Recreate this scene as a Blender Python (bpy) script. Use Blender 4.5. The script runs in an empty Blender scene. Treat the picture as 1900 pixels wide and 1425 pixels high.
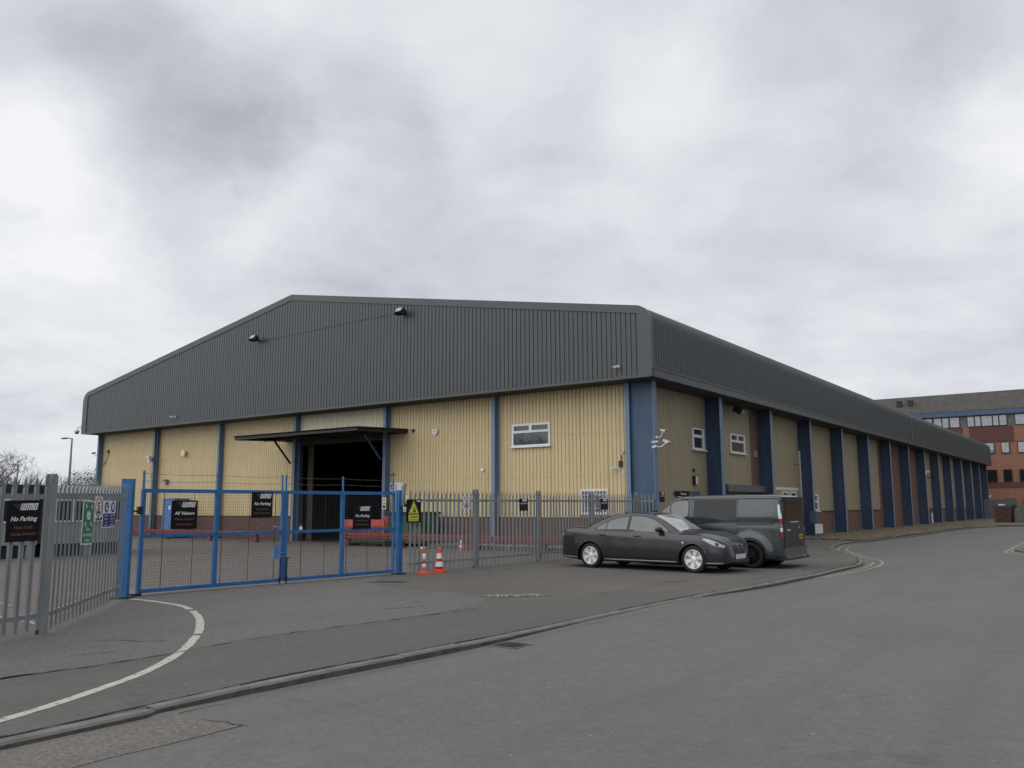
import bpy, math, random
from math import sin, cos, pi, radians, sqrt, atan2
from mathutils import Vector, Matrix
random.seed(7)
SC = bpy.context.scene
COL = SC.collection

# ---------------------------------------------------------------- materials
def new_mat(name):
    m = bpy.data.materials.new(name); m.use_nodes = True
    nt = m.node_tree
    return m, nt, nt.nodes['Principled BSDF']

def N(nt, typ, **kw):
    n = nt.nodes.new(typ)
    for k, v in kw.items():
        if k in n.inputs.keys(): n.inputs[k].default_value = v
        else: setattr(n, k, v)
    return n

def mixc(nt, fac, a, b, blend='MIX'):
    n = nt.nodes.new('ShaderNodeMix'); n.data_type = 'RGBA'; n.blend_type = blend
    for sock, v in ((n.inputs[0], fac), (n.inputs[6], a), (n.inputs[7], b)):
        if isinstance(v, (int, float)): sock.default_value = v
        elif isinstance(v, (tuple, list)): sock.default_value = (*v[:3], 1)
        else: nt.links.new(v, sock)
    return n.outputs[2]

def ramp(nt, src, lo, hi, a=0.0, b=1.0):
    n = nt.nodes.new('ShaderNodeMapRange')
    n.inputs[1].default_value = lo; n.inputs[2].default_value = hi
    n.inputs[3].default_value = a; n.inputs[4].default_value = b
    nt.links.new(src, n.inputs[0]); return n.outputs[0]

def coords(nt, scale=(1, 1, 1), rot=(0, 0, 0)):
    t = nt.nodes.new('ShaderNodeTexCoord'); m = nt.nodes.new('ShaderNodeMapping')
    m.inputs['Scale'].default_value = scale; m.inputs['Rotation'].default_value = rot
    nt.links.new(t.outputs['Object'], m.inputs['Vector']); return m.outputs['Vector']

def noise(nt, vec, scale, detail=3, rough=.55, out='Fac'):
    n = N(nt, 'ShaderNodeTexNoise', Scale=scale, Detail=detail, Roughness=rough)
    nt.links.new(vec, n.inputs['Vector']); return n.outputs[out]

def bump(nt, bs, h, strength=.3, dist=.01):
    b = N(nt, 'ShaderNodeBump', Strength=strength, Distance=dist)
    nt.links.new(h, b.inputs['Height']); nt.links.new(b.outputs[0], bs.inputs['Normal'])

def P(name, col, rough=.6, metal=0., var=.12, scale=3., stretch=(1, 1, 1), spec=.5, coat=0., bmp=0., dirt=None):
    m, nt, bs = new_mat(name)
    v = coords(nt, stretch)
    n1 = noise(nt, v, scale, 4)
    lo = tuple(max(0, c * (1 - var)) for c in col); hi = tuple(min(1, c * (1 + var)) for c in col)
    c = mixc(nt, ramp(nt, n1, .3, .7), lo, hi)
    if dirt:
        n2 = noise(nt, v, dirt[1], 5, .65)
        c = mixc(nt, ramp(nt, n2, dirt[2], dirt[3], 0, dirt[4]), c, dirt[0])
    nt.links.new(c, bs.inputs['Base Color'])
    bs.inputs['Roughness'].default_value = rough; bs.inputs['Metallic'].default_value = metal; bs.inputs['Coat Roughness'].default_value = .12
    bs.inputs['Specular IOR Level'].default_value = spec; bs.inputs['Coat Weight'].default_value = coat
    if bmp: bump(nt, bs, n1, bmp)
    return m

def asphalt(name, base, chip=.5, warm=(0, 0, 0), rough=.9, stain=.25, chips=.1, coarse=0.):
    m, nt, bs = new_mat(name)
    v = coords(nt)
    big = noise(nt, v, .22, 4, .6); mid = noise(nt, v, 2.2, 5, .6)
    fine = noise(nt, v, 55, 3, .7); grain = noise(nt, v, 160, 2, .6)
    b = tuple(base[i] + warm[i] for i in range(3))
    c = mixc(nt, ramp(nt, big, .3, .7), tuple(x * (1 - stain) for x in b), tuple(x * (1 + stain * .8) for x in b))
    c = mixc(nt, ramp(nt, mid, .35, .7, 0, .5), c, tuple(x * .84 for x in base))
    c = mixc(nt, ramp(nt, fine, .35, .75, 0, chip), c, tuple(min(1, x * 1.8) for x in b))
    c = mixc(nt, ramp(nt, grain, .4, .7, 0, .35), c, tuple(x * .55 for x in base))
    m2 = noise(nt, v, 12, 5, .7); m3 = noise(nt, v, 4.5, 6, .7)
    c = mixc(nt, ramp(nt, m2, .42, .62, 0, .45), c, tuple(x * .72 for x in base))
    c = mixc(nt, ramp(nt, m3, .5, .68, 0, .3), c, tuple(min(1, x * 1.28) for x in b))
    if coarse:
        m4 = noise(nt, v, 26, 4, .75)
        c = mixc(nt, ramp(nt, m4, .5, .62, 0, coarse), c, tuple(min(1, x * 1.7) for x in b))
        c = mixc(nt, ramp(nt, m4, .38, .5, coarse, 0), c, tuple(x * .5 for x in b))
    v9 = N(nt, 'ShaderNodeTexVoronoi', Scale=6.); nt.links.new(v, v9.inputs['Vector'])
    s9 = nt.nodes.new('ShaderNodeSeparateColor'); nt.links.new(v9.outputs['Color'], s9.inputs[0])
    m9 = N(nt, 'ShaderNodeMath', operation='MULTIPLY'); nt.links.new(ramp(nt, v9.outputs['Distance'], .05, .10, 1, 0), m9.inputs[0]); nt.links.new(ramp(nt, s9.outputs[0], .8, .82), m9.inputs[1])
    c = mixc(nt, m9.outputs[0], c, (.34, .33, .31))
    # streaks along the driving direction (Y)
    vs = coords(nt, (1.6, .12, 1)); st = noise(nt, vs, 1.0, 5, .6)
    c = mixc(nt, ramp(nt, st, .48, .72, 0, .5), c, tuple(x * .76 for x in base))
    m5 = noise(nt, v, .8, 6, .62); c = mixc(nt, ramp(nt, m5, .62, .70, 0, .45), c, tuple(x * .55 for x in base))
    # sparse pale stones
    vo = N(nt, 'ShaderNodeTexVoronoi', Scale=26.); nt.links.new(v, vo.inputs['Vector'])
    d = ramp(nt, vo.outputs['Distance'], .10, .16, 1, 0)
    sep = nt.nodes.new('ShaderNodeSeparateColor'); nt.links.new(vo.outputs['Color'], sep.inputs[0])
    keep = ramp(nt, sep.outputs[0], 1 - chips, 1 - chips + .01)
    mu = N(nt, 'ShaderNodeMath', operation='MULTIPLY'); nt.links.new(d, mu.inputs[0]); nt.links.new(keep, mu.inputs[1])
    c = mixc(nt, mu.outputs[0], c, (.36, .35, .33))
    c = mixc(nt, 1., c, (1., 1., .975), 'MULTIPLY')
    nt.links.new(c, bs.inputs['Base Color'])
    bs.inputs['Roughness'].default_value = rough; bs.inputs['Specular IOR Level'].default_value = .3
    ad = N(nt, 'ShaderNodeMath', operation='ADD'); nt.links.new(fine, ad.inputs[0]); nt.links.new(grain, ad.inputs[1])
    bump(nt, bs, ad.outputs[0], .45, .006)
    return m

def brick(name, c1, c2, mortar, bw=.225, rh=.075, ms=.01, var=.25):
    m, nt, bs = new_mat(name)
    t = nt.nodes.new('ShaderNodeTexCoord'); s = nt.nodes.new('ShaderNodeSeparateXYZ'); cb = nt.nodes.new('ShaderNodeCombineXYZ')
    nt.links.new(t.outputs['Object'], s.inputs[0])
    a = N(nt, 'ShaderNodeMath', operation='ADD'); nt.links.new(s.outputs[0], a.inputs[0]); nt.links.new(s.outputs[1], a.inputs[1])
    nt.links.new(a.outputs[0], cb.inputs[0]); nt.links.new(s.outputs[2], cb.inputs[1])
    b = nt.nodes.new('ShaderNodeTexBrick'); nt.links.new(cb.outputs[0], b.inputs['Vector'])
    b.inputs['Scale'].default_value = 1; b.inputs['Brick Width'].default_value = bw; b.inputs['Row Height'].default_value = rh
    b.inputs['Mortar Size'].default_value = ms; b.inputs['Mortar Smooth'].default_value = .2
    b.inputs['Color1'].default_value = (*c1, 1); b.inputs['Color2'].default_value = (*c2, 1); b.inputs['Mortar'].default_value = (*mortar, 1)
    n = noise(nt, t.outputs['Object'], 1.3, 5, .65)
    c = mixc(nt, ramp(nt, n, .35, .7, 0, var), b.outputs['Color'], tuple(x * .5 for x in c1))
    nt.links.new(c, bs.inputs['Base Color']); bs.inputs['Roughness'].default_value = .88
    bump(nt, bs, b.outputs['Fac'], -.4, .008)
    return m

def cladding(name, col, streak=.18, rough=.45, dark=(.05, .045, .035), metal=0.):
    m, nt, bs = new_mat(name)
    v1 = coords(nt, (5, 5, .35)); v2 = coords(nt)
    s = noise(nt, v1, 1.2, 5, .65); b = noise(nt, v2, .35, 4, .6); f = noise(nt, v2, 9, 4, .7)
    c = mixc(nt, ramp(nt, s, .3, .75), tuple(x * (1 + streak * .4) for x in col), tuple(x * (1 - streak) for x in col))
    c = mixc(nt, ramp(nt, b, .35, .7, 0, .35), c, tuple(x * .88 for x in col))
    c = mixc(nt, ramp(nt, f, .62, .8, 0, .35), c, dark)
    nt.links.new(c, bs.inputs['Base Color']); bs.inputs['Roughness'].default_value = rough
    bs.inputs['Metallic'].default_value = metal
    bump(nt, bs, b, .1, .05)
    return m

def glassy(name, col=(.02, .025, .028), rough=.03, spec=.8):
    m, nt, bs = new_mat(name)
    v = coords(nt); n = noise(nt, v, 2.2, 4, .6)
    c = mixc(nt, ramp(nt, n, .3, .7), tuple(x * .7 for x in col), tuple(x * 1.4 for x in col))
    nt.links.new(c, bs.inputs['Base Color'])
    bs.inputs['Roughness'].default_value = rough; bs.inputs['Specular IOR Level'].default_value = spec
    bs.inputs['Coat Weight'].default_value = .5; bs.inputs['Coat Roughness'].default_value = .02
    return m

M = {}
M['road'] = asphalt('road_asphalt', (0.1472, 0.1472, 0.1408), .38, stain=.16, chips=.035, coarse=.12)
M['fore'] = asphalt('forecourt_asphalt', (0.1184, 0.1120, 0.1024), .5, (.004, 0, 0), stain=.28, chips=.08, coarse=.2)
M['foot'] = asphalt('footway_asphalt', (0.1181, 0.1165, 0.1098), .25, stain=.14, chips=.04, coarse=.12)
M['grit'] = asphalt('worn_gritty_asphalt', (0.1280, 0.1235, 0.1161), .8, (.003, 0, 0), stain=.25, chips=.35, coarse=.4)
M['yard'] = asphalt('yard_surface', (0.1426, 0.1338, 0.1267), .35, (.008, 0, 0), stain=.15, chips=.03)
M['pink'] = asphalt('old_pinkish_asphalt', (0.1424, 0.1336, 0.1240), .8, (.006, .001, 0), stain=.25, chips=.35, coarse=.5)
M['thresh'] = asphalt('threshold_concrete', (.19, .17, .152), .4, stain=.15, chips=.1)
M['dark_patch'] = asphalt('damp_dark_asphalt', (.045, .043, .04), .3, stain=.3, chips=.05)
M['crack'] = P('crack_black', (.02, .018, .016), .95, var=.4, scale=8)
M['kerb'] = P('kerb_concrete', (0.1700, 0.1658, 0.1530), .9, var=.25, scale=6, bmp=.5, dirt=((.06, .055, .048), 3., .45, .7, .75))
M['verge'] = asphalt('verge_gravel', (.135, .115, .082), .9, (.012, .004, 0), stain=.5, chips=.5)
M['pebble'] = P('pale_pebbles', (.38, .35, .29), .9, var=.35, scale=12)
M['earth'] = asphalt('ground_earth', (.11, .105, .095), .6)
M['line_white'] = P('road_paint_white', (0.4576, 0.4400, 0.3872), .8, var=.15, scale=14, dirt=((.16, .15, .14), 9., .55, .66, .9))
M['line_worn'] = P('worn_paint_white', (.4, .39, .36), .8, var=.2, scale=14, dirt=((.14, .135, .13), 7., .42, .58, .95))
M['line_yellow'] = P('road_paint_yellow', (.34, .32, .22), .8, var=.2, scale=10, dirt=((.15, .14, .12), 6., .48, .62, .9))
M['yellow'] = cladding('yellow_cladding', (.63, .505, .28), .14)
M['cream'] = cladding('cream_cladding', (.80, .74, .54), .14)
M['shaded_blue'] = P('shaded_column_paint', (.03, .055, .105), .5, var=.25, scale=.9, stretch=(3, 3, .5), dirt=((.02, .025, .03), 2., .55, .8, .6))  # darker copy of the column blue, shade on the webs put into the paint
M['shaded_yellow'] = cladding('shaded_side_cladding', (0.3784, 0.3124, 0.1980), .2)  # the yellow cladding darkened for the shaded side wall under the eaves
M['grey'] = cladding('grey_cladding', (0.0554, 0.0664, 0.0680), .10, .38, dark=(.06, .07, .07))
M['grey_trim'] = cladding('grey_flashing', (0.0655, 0.0756, 0.0773), .06, .42, dark=(.08, .09, .09))
M['seam'] = P('pale_flashing', (.3, .32, .32), .5)
M['soffit'] = P('soffit_dark', (.05, .05, .05), .8)
M['brick'] = brick('plinth_brick', (.105, .048, .036), (.155, .075, .055), (.1, .09, .08))
M['brick2'] = brick('infill_brick', (.16, .07, .05), (.21, .1, .07), (.15, .13, .11))
M['obrick'] = brick('office_brick', (.24, .10, .058), (.275, .12, .068), (.26, .18, .14), var=.15)
M['dbrick'] = brick('office_dark_brick', (.1, .035, .03), (.13, .05, .04), (.1, .07, .06), var=.15)
M['slate'] = P('office_roof', (.068, .064, .058), .85, var=.25, scale=1.5, dirt=((.2, .2, .16), 2.5, .62, .75, .6))
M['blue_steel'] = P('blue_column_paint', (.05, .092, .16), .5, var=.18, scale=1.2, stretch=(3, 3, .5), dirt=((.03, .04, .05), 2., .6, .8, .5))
M['flange'] = P('lit_flange_paint', (.15, .22, .32), .5, var=.15, scale=1.5, stretch=(3, 3, .5))  # same column blue, lightened for the faces that catch the light
M['gate_blue'] = P('gate_blue_paint', (.022, .14, .35), .42, var=.2, scale=4, dirt=((.05, .06, .09), 7., .6, .72, .7))
M['blue_box'] = P('cabinet_blue_paint', (.075, .19, .40), .45, var=.12)
M['galv'] = P('galvanised_steel', (.245, .265, .27), .6, .25, var=.14, scale=5, stretch=(1, 1, .3), dirt=((.15, .155, .15), 3., .5, .8, .5))
M['wire'] = P('mesh_wire', (.06, .065, .075), .5, var=.2)
M['barb'] = P('barbed_wire', (.12, .11, .1), .6, .5)
M['black'] = P('black_paint', (.012, .012, .013), .5, var=.3)
M['rubber'] = P('tyre_rubber', (.012, .012, .012), .82, var=.3, scale=20)
M['white'] = P('white_upvc', (.72, .73, .74), .35, var=.05)
M['white_paint'] = P('white_enamel', (.7, .71, .72), .4, var=.06)
M['glass'] = glassy('window_glass')
M['sky_glass'] = glassy('office_glass', (.2, .22, .24), .08, 1.)
M['sign_black'] = P('sign_black', (.007, .007, .008), .6, var=.2, spec=.2)
M['orange'] = P('sign_orange', (.15, .055, .03), .6, var=.1)
M['sign_white'] = P('sign_white', (.75, .75, .76), .45, var=.03)
M['sign_red'] = P('sign_red', (.36, .03, .04), .45, var=.1)
M['sign_green'] = P('sign_green', (.02, .2, .09), .4, var=.08)
M['sign_navy'] = P('sign_navy', (.02, .03, .2), .4, var=.08)
M['sign_yellow'] = P('sign_yellow', (.7, .72, .08), .4, var=.06)
M['red'] = P('red_guard_rail', (.21, .052, .05), .6, var=.3, scale=3, dirt=((.08, .03, .025), 4., .5, .75, .7))
M['red_plastic'] = P('red_barrier_plastic', (.5, .085, .06), .5, var=.12)
M['cone'] = P('cone_orange', (.68, .085, .035), .5, var=.08)
M['cone_white'] = P('cone_reflective', (.75, .76, .77), .4, var=.08, scale=10)
M['green'] = P('green_container', (.035, .09, .05), .6, var=.2)
M['brown'] = P('brown_timber', (.09, .045, .03), .8, var=.3)
M['grey_pl'] = P('grey_plastic', (.1, .11, .1), .6, var=.2)
M['shutter'] = P('shutter_grey', (.12, .13, .135), .5, .2, var=.1)
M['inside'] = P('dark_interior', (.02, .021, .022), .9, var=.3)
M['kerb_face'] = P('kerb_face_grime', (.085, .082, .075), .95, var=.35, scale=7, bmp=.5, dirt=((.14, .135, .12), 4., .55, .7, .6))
M['dust'] = asphalt('gutter_dust', (0.1520, 0.1480, 0.1360), .5, stain=.3, chips=.1)
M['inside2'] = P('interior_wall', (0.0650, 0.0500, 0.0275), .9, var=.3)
M['bark'] = P('bark', (.07, .06, .05), .9, var=.3, scale=6)
M['leaf'] = P('dark_foliage', (.085, .085, .055), .8, var=.4, scale=1.5)
M['twig'] = P('winter_twigs', (.085, .075, .065), .9, var=.3)
M['cab_grey'] = P('cabin_grey', (.3, .31, .31), .6, var=.1)
M['car'] = P('car_paint_charcoal', (0.0243, 0.0243, 0.0270), .38, .5, var=.08, coat=.85)
M['van'] = P('van_paint_grey', (0.0460, 0.0520, 0.0549), .33, .55, var=.06, coat=.8)
M['trim'] = P('black_trim', (.015, .015, .016), .4, var=.2)
M['skirt'] = P('skirt_grey', (.2, .2, .21), .4, .4, var=.1)
M['alloy'] = P('alloy_wheel_silver', (.78, .79, .8), .3, .25, var=.05)
M['dark_alloy'] = P('dark_alloy', (.035, .037, .04), .4, .5, var=.1)
M['car_glass'] = glassy('car_glass', (.065, .075, .072), .04, .9)
M['van_glass'] = P('privacy_glass', (.014, .016, .017), .1, var=.2, spec=.35)
M['lamp_clear'] = glassy('headlamp_lens', (.34, .35, .36), .08, 1.)
M['tail_white'] = P('tail_lamp_white', (.75, .72, .74), .2, var=.03, coat=1.)
M['tail_red'] = P('tail_lamp_red', (.35, .012, .015), .25, var=.1, coat=1.)
M['plate_y'] = P('plate_yellow', (.6, .42, .03), .4, var=.05)
M['plate_w'] = P('plate_white', (.6, .6, .6), .4, var=.05)
M['flood_glass'] = glassy('floodlight_glass', (.16, .17, .18), .1, .8)

# ---------------------------------------------------------------- mesh builder
class MB:
    def __init__(s): s.v = []; s.f = []; s.mi = []; s.mat = 0
    def add(s, vs, fs, mt=None):
        b = len(s.v)
        if mt is not None: vs = [tuple(mt @ Vector(p)) for p in vs]
        s.v += [tuple(p) for p in vs]
        for f in fs: s.f.append([b + i for i in f]); s.mi.append(s.mat)
        return s
    def m(s, i): s.mat = i; return s
    def box(s, x0, x1, y0, y1, z0, z1, mt=None):
        if x0 > x1: x0, x1 = x1, x0
        if y0 > y1: y0, y1 = y1, y0
        if z0 > z1: z0, z1 = z1, z0
        return s.add([(x0,y0,z0),(x1,y0,z0),(x1,y1,z0),(x0,y1,z0),(x0,y0,z1),(x1,y0,z1),(x1,y1,z1),(x0,y1,z1)],
                     [(0,3,2,1),(4,5,6,7),(0,1,5,4),(1,2,6,5),(2,3,7,6),(3,0,4,7)], mt)
    def prism(s, pts, y0, y1, mt=None):
        """polygon pts [(x,z)] extruded along y"""
        n = len(pts)
        a = sum(pts[i][0] * pts[(i+1) % n][1] - pts[(i+1) % n][0] * pts[i][1] for i in range(n))
        if a < 0: pts = pts[::-1]
        vs = [(x, y0, z) for x, z in pts] + [(x, y1, z) for x, z in pts]
        fs = [tuple(range(n)), tuple(range(2*n-1, n-1, -1))] + [((i+1) % n, i, n+i, n+(i+1) % n) for i in range(n)]
        return s.add(vs, fs, mt)
    def slab(s, pts, z0, z1, mt=None):
        """polygon pts [(x,y)] extruded along z"""
        n = len(pts)
        a = sum(pts[i][0] * pts[(i+1) % n][1] - pts[(i+1) % n][0] * pts[i][1] for i in range(n))
        if a < 0: pts = pts[::-1]
        vs = [(x, y, z0) for x, y in pts] + [(x, y, z1) for x, y in pts]
        fs = [tuple(range(n-1, -1, -1)), tuple(range(n, 2*n))] + [(i, (i+1) % n, n+(i+1) % n, n+i) for i in range(n)]
        return s.add(vs, fs, mt)
    def tube(s, path, r, n=6, mt=None, caps=True):
        path = [Vector(p) for p in path]; vs = []; fs = []
        rs = r if isinstance(r, (list, tuple)) else [r] * len(path)
        for i, p in enumerate(path):
            d = (path[min(i+1, len(path)-1)] - path[max(i-1, 0)]).normalized()
            up = Vector((0, 0, 1)) if abs(d.z) < .9 else Vector((1, 0, 0))
            a = d.cross(up).normalized(); b = d.cross(a).normalized()
            for k in range(n):
                t = 2*pi*k/n; vs.append(tuple(p + a*cos(t)*rs[i] + b*sin(t)*rs[i]))
        for i in range(len(path)-1):
            for k in range(n):
                fs.append((i*n+k, i*n+(k+1) % n, (i+1)*n+(k+1) % n, (i+1)*n+k))
        if caps: fs.append(tuple(range(n-1, -1, -1))); fs.append(tuple(range((len(path)-1)*n, len(path)*n)))
        return s.add(vs, fs, mt)
    def lathe(s, prof, n=24, axis='z', mt=None, phase=0.):
        """prof [(r, h)] round the axis"""
        vs = []; fs = []
        for r, h in prof:
            for k in range(n):
                t = 2*pi*k/n + phase; x, y = r*cos(t), r*sin(t)
                vs.append((x, y, h) if axis == 'z' else ((x, h, y) if axis == 'y' else (h, x, y)))
        for i in range(len(prof)-1):
            for k in range(n):
                fs.append((i*n+k, i*n+(k+1) % n, (i+1)*n+(k+1) % n, (i+1)*n+k))
        if prof[0][0] > 1e-4: fs.append(tuple(range(n-1, -1, -1)))
        if prof[-1][0] > 1e-4: fs.append(tuple(range((len(prof)-1)*n, len(prof)*n)))
        return s.add(vs, fs, mt)
    def build(s, name, mats, parent=None, smooth=False, loc=None, rz=0):
        if not isinstance(mats, (list, tuple)): mats = [mats]
        me = bpy.data.meshes.new(name); me.from_pydata(s.v, [], s.f)
        for m_ in mats: me.materials.append(M[m_] if isinstance(m_, str) else m_)
        me.polygons.foreach_set('material_index', s.mi)
        if smooth: me.polygons.foreach_set('use_smooth', [True]*len(me.polygons))
        me.update()
        o = bpy.data.objects.new(name, me); COL.objects.link(o)
        if parent is not None: o.parent = parent
        if loc is not None: o.location = loc
        if rz: o.rotation_euler = (0, 0, rz)
        return o

def fixn(o):
    import bmesh
    bm = bmesh.new(); bm.from_mesh(o.data); bmesh.ops.recalc_face_normals(bm, faces=bm.faces); bm.to_mesh(o.data); bm.free(); return o

def thing(name, label, cat, loc=(0, 0, 0), rz=0, group=None):
    o = bpy.data.objects.new(name, None); COL.objects.link(o)
    o.location = loc; o.rotation_euler = (0, 0, rz); o.empty_display_size = .2
    o['label'] = label; o['category'] = cat
    if group: o['group'] = group
    return o
def tag(o, label, cat, group=None):
    o['label'] = label; o['category'] = cat
    if group: o['group'] = group
    return o
def struct(o): o['kind'] = 'structure'; return o
def stuff(o, label, cat): o['kind'] = 'stuff'; o['label'] = label; o['category'] = cat; return o
def copy_tree(o, parent=None):
    c = o.copy(); COL.objects.link(c); c.parent = parent
    for ch in list(o.children): copy_tree(ch, c)
    return c

def interp(tab, x):
    """smooth (monotone-ish cubic) table lookup"""
    n = len(tab)
    if x <= tab[0][0]: return tab[0][1]
    if x >= tab[-1][0]: return tab[-1][1]
    for i in range(n-1):
        if tab[i][0] <= x <= tab[i+1][0]: break
    x0, y0 = tab[i]; x1, y1 = tab[i+1]; h = x1-x0; d = (y1-y0)/h
    def sl(j):
        if j <= 0 or j >= n-1: return None
        a = (tab[j][1]-tab[j-1][1])/(tab[j][0]-tab[j-1][0]); b = (tab[j+1][1]-tab[j][1])/(tab[j+1][0]-tab[j][0])
        return 0 if a*b <= 0 else 2*a*b/(a+b)
    m0 = sl(i); m1 = sl(i+1)
    if m0 is None: m0 = d
    if m1 is None: m1 = d
    t = (x-x0)/h
    return (2*t**3-3*t*t+1)*y0+(t**3-2*t*t+t)*h*m0+(-2*t**3+3*t*t)*y1+(t**3-t*t)*h*m1

def text_into(mb, body, size, cx, z, italic=0., bold=0., y=0., width=None, align='CENTER'):
    """flat lettering facing -Y, centred on cx, baseline z"""
    cu = bpy.data.curves.new('t', 'FONT'); cu.body = body; cu.size = size; cu.shear = italic; cu.offset = bold
    cu.align_x = align; cu.resolution_u = 2; cu.extrude = 0
    ob = bpy.data.objects.new('t', cu); COL.objects.link(ob)
    dg = bpy.context.evaluated_depsgraph_get()
    me = bpy.data.meshes.new_from_object(ob.evaluated_get(dg))
    vs = [v.co.copy() for v in me.vertices]; fs = [tuple(p.vertices) for p in me.polygons]
    if vs:
        w = max(v.x for v in vs) - min(v.x for v in vs)
        k = 1. if width is None else width / w
        mb.add([(cx + v.x*k, y, z + v.y) for v in vs], fs)
    bpy.data.objects.remove(ob); bpy.data.curves.remove(cu); bpy.data.meshes.remove(me)

def poly_strip(mb, pts, w, z, jit=0., zt=None):
    """flat ribbon of width w along pts [(x,y)]"""
    n = len(pts); L = []; R = []
    for i, p in enumerate(pts):
        a = Vector(pts[max(i-1, 0)]); b = Vector(pts[min(i+1, n-1)]); d = (b-a).normalized(); nn = Vector((-d.y, d.x))
        ww = (w[i] if isinstance(w, (list, tuple)) else w) * (1 + random.uniform(-jit, jit)) / 2
        L.append((p[0]+nn.x*ww, p[1]+nn.y*ww, z)); R.append((p[0]-nn.x*ww, p[1]-nn.y*ww, z))
    mb.add(L+R, [(i, n+i, n+i+1, i+1) for i in range(n-1)])

def smooth_path(pts, step=.25):
    """Catmull-Rom through pts"""
    out = []
    P_ = [pts[0]] + list(pts) + [pts[-1]]
    for i in range(1, len(P_)-2):
        p0, p1, p2, p3 = [Vector(q) for q in P_[i-1:i+3]]
        k = max(1, int((p2-p1).length/step))
        for j in range(k):
            t = j/k
            q = .5*((2*p1)+(-p0+p2)*t+(2*p0-5*p1+4*p2-p3)*t*t+(-p0+3*p1-3*p2+p3)*t**3)
            out.append(tuple(q))
    out.append(tuple(pts[-1])); return out

# ---------------------------------------------------------------- camera
cam = bpy.data.cameras.new('camera'); co = bpy.data.objects.new('camera', cam); COL.objects.link(co); SC.camera = co
yaw, pit, rol = .627974, .143086, -.004171
f_ = Vector((-sin(yaw)*cos(pit), cos(yaw)*cos(pit), sin(pit))); r_ = Vector((cos(yaw), sin(yaw), 0)); u_ = r_.cross(f_)
r2 = r_*cos(rol)+u_*sin(rol); u2 = -r_*sin(rol)+u_*cos(rol)
mt = Matrix((r2, u2, -f_)).transposed().to_4x4(); mt.translation = Vector((13.5597, -27.2021, 1.62))
co.matrix_world = mt
cam.sensor_fit = 'HORIZONTAL'; cam.sensor_width = 36; cam.lens = 36*1572.6/1900
cam.clip_end = 5000; cam.clip_start = .05

# ---------------------------------------------------------------- sky and light
w = bpy.data.worlds.new('World'); SC.world = w; w.use_nodes = True
nt = w.node_tree; nt.nodes.clear()
out = nt.nodes.new('ShaderNodeOutputWorld')
SUN = Vector((-.50, -.62, .95)).normalized()
el = math.asin(SUN.z); az = atan2(SUN.x, SUN.y)
sky = nt.nodes.new('ShaderNodeTexSky'); sky.sky_type = 'NISHITA'; sky.sun_disc = False; sky.sun_elevation = el; sky.sun_rotation = az
bg1 = N(nt, 'ShaderNodeBackground', Strength=.1); nt.links.new(sky.outputs[0], bg1.inputs[0])
tc = nt.nodes.new('ShaderNodeTexCoord'); G = tc.outputs['Generated']
sep = nt.nodes.new('ShaderNodeSeparateXYZ'); nt.links.new(G, sep.inputs[0])
def MA(op, a, b=None, clamp=False):
    n = nt.nodes.new('ShaderNodeMath'); n.operation = op; n.use_clamp = clamp
    for i, v in enumerate((a, b)):
        if v is None: continue
        if isinstance(v, (int, float)): n.inputs[i].default_value = v
        else: nt.links.new(v, n.inputs[i])
    return n.outputs[0]
dz = MA('ADD', MA('MAXIMUM', sep.outputs[2], 0.), .22)
cb = nt.nodes.new('ShaderNodeCombineXYZ')
nt.links.new(MA('DIVIDE', sep.outputs[0], dz), cb.inputs[0]); nt.links.new(MA('DIVIDE', sep.outputs[1], dz), cb.inputs[1])
plane = cb.outputs[0]
def NZ(vec, scale, detail, rough, dist=0., w_=None):
    n = N(nt, 'ShaderNodeTexNoise', Scale=scale, Detail=detail, Roughness=rough, Distortion=dist)
    nt.links.new(vec, n.inputs['Vector']); return n
n1 = NZ(plane, .9, 6, .5, .35).outputs['Fac']
n2 = NZ(plane, 2.2, 9, .56, .5).outputs['Fac']
# warped direction for the large cloud masses
wn = NZ(G, 4.5, 6, .6).outputs['Color']
vm = nt.nodes.new('ShaderNodeVectorMath'); vm.operation = 'SUBTRACT'; nt.links.new(wn, vm.inputs[0]); vm.inputs[1].default_value = (.5, .5, .5)
vs_ = nt.nodes.new('ShaderNodeVectorMath'); vs_.operation = 'SCALE'; nt.links.new(vm.outputs[0], vs_.inputs[0]); vs_.inputs['Scale'].default_value = .20
wd = nt.nodes.new('ShaderNodeVectorMath'); wd.operation = 'ADD'; nt.links.new(G, wd.inputs[0]); nt.links.new(vs_.outputs[0], wd.inputs[1])
def blob(d, rad, amp):
    n = nt.nodes.new('ShaderNodeVectorMath'); n.operation = 'DISTANCE'; nt.links.new(wd.outputs[0], n.inputs[0]); n.inputs[1].default_value = d
    mr = nt.nodes.new('ShaderNodeMapRange'); mr.interpolation_type = 'SMOOTHERSTEP'
    mr.inputs[1].default_value = 0; mr.inputs[2].default_value = rad; mr.inputs[3].default_value = amp; mr.inputs[4].default_value = 0
    nt.links.new(n.outputs['Value'], mr.inputs[0]); return mr.outputs[0]
val = MA('ADD', MA('MULTIPLY', MA('SUBTRACT', n1, .5), .50), MA('MULTIPLY', MA('SUBTRACT', n2, .5), .40))
n3 = NZ(plane, 6.5, 6, .55, .4).outputs['Fac']
val = MA('ADD', val, MA('MULTIPLY', MA('SUBTRACT', n3, .5), .13))
val = MA('ADD', val, .795)
val = MA('ADD', val, MA('MULTIPLY', MA('MAXIMUM', MA('SUBTRACT', sep.outputs[0], .1), 0), -.42))  # sky out of view to the right dimmed to keep the side wall darker
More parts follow.
